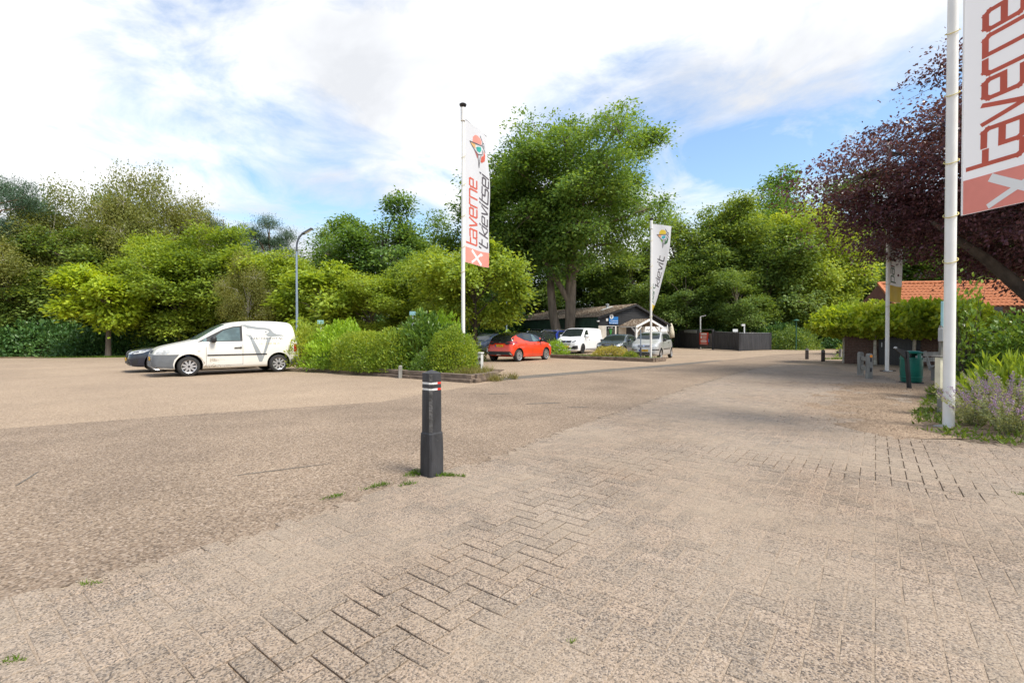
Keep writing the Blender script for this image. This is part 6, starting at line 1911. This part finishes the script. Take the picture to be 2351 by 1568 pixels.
v2.patch('f', [(-.05, .83), (.04, .83), (.0, .88), (.06, .93), (.01, .95), (-.06, .92), (-.02, .88)], 'badge', M_chrome, .018, g_)
v2.patch('f', rect(-.42, .66, .36, .72), 'slot', M_blackplastic, .008)
v2.patch('f', [(-.88, .34), (-.4, .36), (.4, .36), (.88, .34), (.88, .62), (.55, .56), (.48, .46), (-.48, .46), (-.55, .56), (-.88, .62)], 'lower_intake', M_blackplastic, .008)
v2.plate('f', .53, 'V-519-PR', .52, .11, 0, .02)
for a, sd in (('l', 1), ('r', -1)):
    v2.patch('f', [(sd * .46, .86), (sd * .62, .95), (sd * .80, 1.02), (sd * .84, .95), (sd * .60, .84)], 'headlamp', M_lens, .01, step=.05)
    v2.patch('f', strokes([[(sd * .5, .875), (sd * .80, .96)]], .05), 'headlamp_dark', M_blackplastic, .013)
    v2.patch(a, [(.14, .87), (.42, .97), (.52, 1.05), (.40, 1.05), (.16, .96)], 'headlamp_side', M_lens, .008, step=.05)
    v2.patch(a, [(1.22, 1.19), (2.08, 1.20), (2.08, 1.72), (1.86, 1.74), (1.62, 1.62)], 'side_window', M_glass, .006)
    v2.patch(a, strokes([[(1.2, 1.15), (1.2, .45)], [(2.14, 1.78), (2.14, .40)], [(2.14, 1.12), (4.6, 1.12)], [(3.25, 1.75), (3.25, .42)]], .009), 'door_seam', M_plastic, .002, step=.2)
    v2.patch(a, strokes([[(2.0, 1.0), (2.12, 1.0)]], .035), 'door_handle', M_plastic, .02)
    v2.patch(a, rect(1.4, .30, 3.8, .36), 'sill_trim', M_plastic, .008, step=.2)
v2.mirror(1.42, 1.22, wv2, (.16, .22, .26))
MB().tube([(.5, 0, 1.89), (.35, 0, 2.05)], .006, 5).build('aerial', M_blackplastic, v2.o)


def dress(c, L, H, W, glass_s, wsx, belt=.95, front=True, rear_glass=True, lens=M_lens, tri=True):
    """windows, lamps and seams of a small hatchback"""
    a, b = wsx; e = glass_s
    c.patch('t', [(a + .04, -W * .80), ((a + b) / 2, -W * .76), (b - .03, -W * .68), (b, 0), (b - .03, W * .68), ((a + b) / 2, W * .76), (a + .04, W * .80), (a - .04, 0)], 'windscreen', M_glass, .006)
    m_ = (b + e) / 2 + .12
    for q in 'lr':
        c.patch(q, [(a + .38, belt + .06), (e, belt + .10), (e - .08, H - .16), (m_, H - .11), (b + .1, H - .13)], 'window_frame', M_blackplastic, .004)
        c.patch(q, [(a + .55, belt + .08), (m_ - .04, belt + .09), (m_ - .04, H - .15), (b + .12, H - .17)], 'side_window', M_glass, .008)
        c.patch(q, [(m_ + .04, belt + .09), (e - .06, belt + .13), (e - .13, H - .2), (m_ + .04, H - .15)], 'rear_side_window', M_glass, .008)
        c.patch(q, strokes([[(a + .36, belt + .04), (a + .32, .35)], [(m_, belt + .06), (m_, .35)], [(a + .32, .33), (m_ + .5, .33)]], .009), 'door_seam', M_blackplastic, .002, step=.2)
        c.patch(q, strokes([[(m_ - .22, belt - .06), (m_ - .06, belt - .055)]], .03), 'door_handle', M_blackplastic, .025)


# ---- grey hatchback
gp_ = paint('car_slate_grey', (.085, .10, .115), .25, .3)
sp = hatch(4.0, .87, 1.42, .80, 2.47, .90, .96, .55, .92, (1.05, 1.85), .5, tail=.98)
a1 = Car('hatchback', 'slate grey hatchback half hidden by the cream shrub', 'car', **sp, wr=.315, paintm=gp_, loc=(7.01, 31.35), heading=FP, spokes=10, rim_k=.7)
dress(a1, 4.0, 1.42, .87, 3.3, (1.05, 1.85), .92)
g_ = a1.patch('f', [(-.42, .80), (.42, .80), (.48, .55), (.36, .36), (-.36, .36), (-.48, .55)], 'grille', M_blackplastic, .008)
a1.patch('f', strokes([[(-.43, .80), (.43, .80), (.49, .55), (.37, .35), (-.37, .35), (-.49, .55), (-.43, .80)]], .03), 'grille_surround', M_chrome, .012)
for k in range(4): a1.patch('f', strokes([[(q[0] + (-.135 + .09 * k), q[1] + .70) for q in circle2(0, 0, .045, .04, 12)] + [(.045 - .135 + .09 * k, .70)]], .012), 'badge_ring', M_chrome, .02)
a1.plate('f', .50, 'ZK-448-T', .5, .11, 0, .025)
for sd in (-1, 1):
    a1.patch('f', [(sd * .48, .68), (sd * .72, .80), (sd * .76, .70), (sd * .6, .62)], 'headlamp', M_lens, .01, step=.05); a1.patch('f', [(sd * .52, .32), (sd * .75, .36), (sd * .75, .5), (sd * .58, .46)], 'side_intake', M_blackplastic, .008)
for a in 'lr': a1.patch(a, [(.12, .68), (.42, .76), (.5, .83), (.3, .82), (.13, .76)], 'headlamp_side', M_lens, .008, step=.05)
a1.mirror(1.5, .98, gp_)

# ---- silver hatchback
sv = paint('car_silver', (.50, .50, .49), .3, .35)
sp = hatch(3.54, .79, 1.54, .70, 2.3, .97, 1.06, .60, .98, (.78, 1.42), .28, tail=1.1)
p3 = Car('hatchback', 'small tall silver hatchback beside the island flagpole', 'car', **sp, wr=.29, paintm=sv, loc=(8.10, 27.35), heading=FP, spokes=7, rim_k=.64, rimmats=(M_alloy, M_alloy), tyre_w=.17)
dress(p3, 3.54, 1.54, .79, 3.12, (.78, 1.42), .98)
g_ = p3.patch('f', rect(-.32, .68, .32, .80), 'grille', M_blackplastic, .008)
for k in range(3): p3.patch('f', rect(-.31, .70 + .033 * k, .31, .712 + .033 * k), 'grille_bar', M_alloy, .012, g_, step=.2)
p3.patch('f', circle2(0, .745, .055, .05, 16), 'badge', M_chrome, .02)
p3.plate('f', .50, 'KS-905-H', .5, .11, 0, .02)
p3.patch('f', rect(-.5, .27, .5, .40), 'lower_intake', M_blackplastic, .008)
for sd, a in ((1, 'l'), (-1, 'r')):
    p3.patch('f', rect(min(sd * .38, sd * .64), .64, max(sd * .38, sd * .64), .84), 'headlamp', M_lens, .01, step=.05)
    p3.patch(a, [(.08, .64), (.22, .64), (.30, .86), (.12, .84)], 'headlamp_side', M_lens, .008, step=.05)
    p3.patch('f', rect(min(sd * .34, sd * .72), .52, max(sd * .34, sd * .72), .57), 'bumper_strip', M_blackplastic, .012)
    p3.patch(a, rect(1.15, .55, 2.55, .60), 'rub_strip', M_blackplastic, .012)
    p3.patch(a, rect(.06, .52, .34, .57), 'bumper_strip', M_blackplastic, .01)
p3.mirror(1.18, 1.04, M_blackplastic, (.12, .17, .14))

# ---- dark car beside the delivery van
nv = paint('car_midnight', (.012, .016, .030), .18)
sp = hatch(4.3, .90, 1.40, .82, 2.67, .88, .95, .55, .90, (1.55, 2.45), .5, tail=.98)
b1 = Car('saloon_car', 'midnight blue car whose nose sticks out past the white delivery van', 'car', **sp, wr=.33, paintm=nv, loc=(-12.2, 18.42), heading=FW, spokes=10, rim_k=.72)
dress(b1, 4.3, 1.40, .90, 3.6, (1.55, 2.45), .90)
for sd in (-1, 1):
    g_ = b1.patch('f', [(sd * .05, .78), (sd * .36, .78), (sd * .40, .62), (sd * .30, .52), (sd * .08, .52)], 'grille', M_blackplastic, .01)
    b1.patch('f', [(sd * .42, .70), (sd * .62, .78), (sd * .74, .78), (sd * .72, .66), (sd * .5, .64)], 'headlamp', M_lens, .01, step=.05)
    b1.patch('f', [(sd * .46, .30), (sd * .74, .34), (sd * .70, .50), (sd * .52, .44)], 'side_intake', M_blackplastic, .01)
b1.patch('f', rect(-.40, .28, .40, .42), 'lower_intake', M_blackplastic, .01)
b1.patch('f', strokes([[(-.72, .265), (-.4, .245), (.4, .245), (.72, .265)]], .018), 'splitter_trim', M_chrome, .02)
b1.plate('f', .47, 'PH-512-D', .5, .11, 0, .03)
for a in 'lr':
    b1.patch(a, [(.10, .66), (.40, .70), (.62, .80), (.42, .80), (.12, .76)], 'headlamp_side', M_lens, .008, step=.05); b1.patch(a, [(.10, .33), (.24, .33), (.26, .5), (.14, .46)], 'bumper_vent', M_blackplastic, .006)
b1.mirror(2.0, .96, nv)

# ---- cars half hidden behind maple, red hatchback and white van
db = paint('car_dark_blue', (.02, .03, .055), .22)
sp = hatch(4.1, .88, 1.46, .82, 2.5, .93, .99, .55, .94, (1.0, 1.8), .45, tail=1.05)
d1 = Car('hatchback', 'dark blue car behind the trunk of the young maple', 'car', **sp, wr=.31, paintm=db, loc=(-1.75, 35.1), heading=FP, spokes=5)
dress(d1, 4.1, 1.46, .88, 3.5, (1.0, 1.8), .94)
for sd in (-1, 1): d1.patch('f', [(sd * .42, .66), (sd * .72, .78), (sd * .74, .66), (sd * .5, .6)], 'headlamp', M_lens, .01, step=.05)
d1.patch('f', rect(-.4, .6, .4, .74), 'grille', M_blackplastic, .008); d1.patch('f', rect(-.55, .28, .55, .44), 'lower_intake', M_blackplastic, .008)
d1.mirror(1.45, 1.0, db)
for sd in (-1, 1): MB().beam((.3, sd * .60, 1.48), (-1.4, sd * .58, 1.44), .03, .03).build('roof_rail', M_blackplastic, d1.o)
sp = hatch(4.3, .90, 1.62, .85, 2.65, 1.0, 1.06, .6, 1.0, (1.05, 1.85), .4, tail=1.15)
s1 = Car('estate_car', 'black car with chrome roof rails behind the red hatchback', 'car', **sp, wr=.33, paintm=blk, loc=(1.95, 37.2), heading=FP, spokes=5)
dress(s1, 4.3, 1.62, .90, 3.8, (1.05, 1.85), 1.0)
for sd in (-1, 1): MB().tube([(.5, sd * .62, 1.58), (.3, sd * .62, 1.66), (-1.4, sd * .62, 1.66), (-1.6, sd * .62, 1.56)], .022, 6).build('roof_rail', M_chrome, s1.o)
for sd in (-1, 1): s1.patch('f', [(sd * .42, .72), (sd * .74, .84), (sd * .76, .72), (sd * .5, .66)], 'headlamp', M_lens, .01, step=.05)
s1.patch('f', rect(-.4, .62, .4, .78), 'grille', M_blackplastic, .008); s1.mirror(1.5, 1.06, blk)
bp_ = paint('car_royal_blue', (.02, .045, .30), .22)
sp = hatch(4.2, .88, 1.78, .82, 2.7, 1.05, 1.12, .62, 1.05, (.95, 1.7), .22, tail=1.2)
k1 = Car('small_van', 'royal blue high roofed car with silver roof rails behind the white van', 'car', **sp, wr=.32, paintm=bp_, loc=(3.62, 41.6), heading=FP, spokes=5)
dress(k1, 4.2, 1.78, .88, 3.8, (.95, 1.7), 1.05)
for sd in (-1, 1): MB().tube([(.7, sd * .62, 1.74), (.5, sd * .62, 1.83), (-1.5, sd * .62, 1.83), (-1.7, sd * .62, 1.72)], .025, 6).build('roof_rail', M_alloy, k1.o)
for sd in (-1, 1): k1.patch('f', [(sd * .42, .74), (sd * .72, .88), (sd * .74, .72), (sd * .5, .66)], 'headlamp', M_lens, .01, step=.05)
k1.patch('f', rect(-.4, .62, .4, .8), 'grille', M_blackplastic, .008); k1.mirror(1.4, 1.12, bp_)
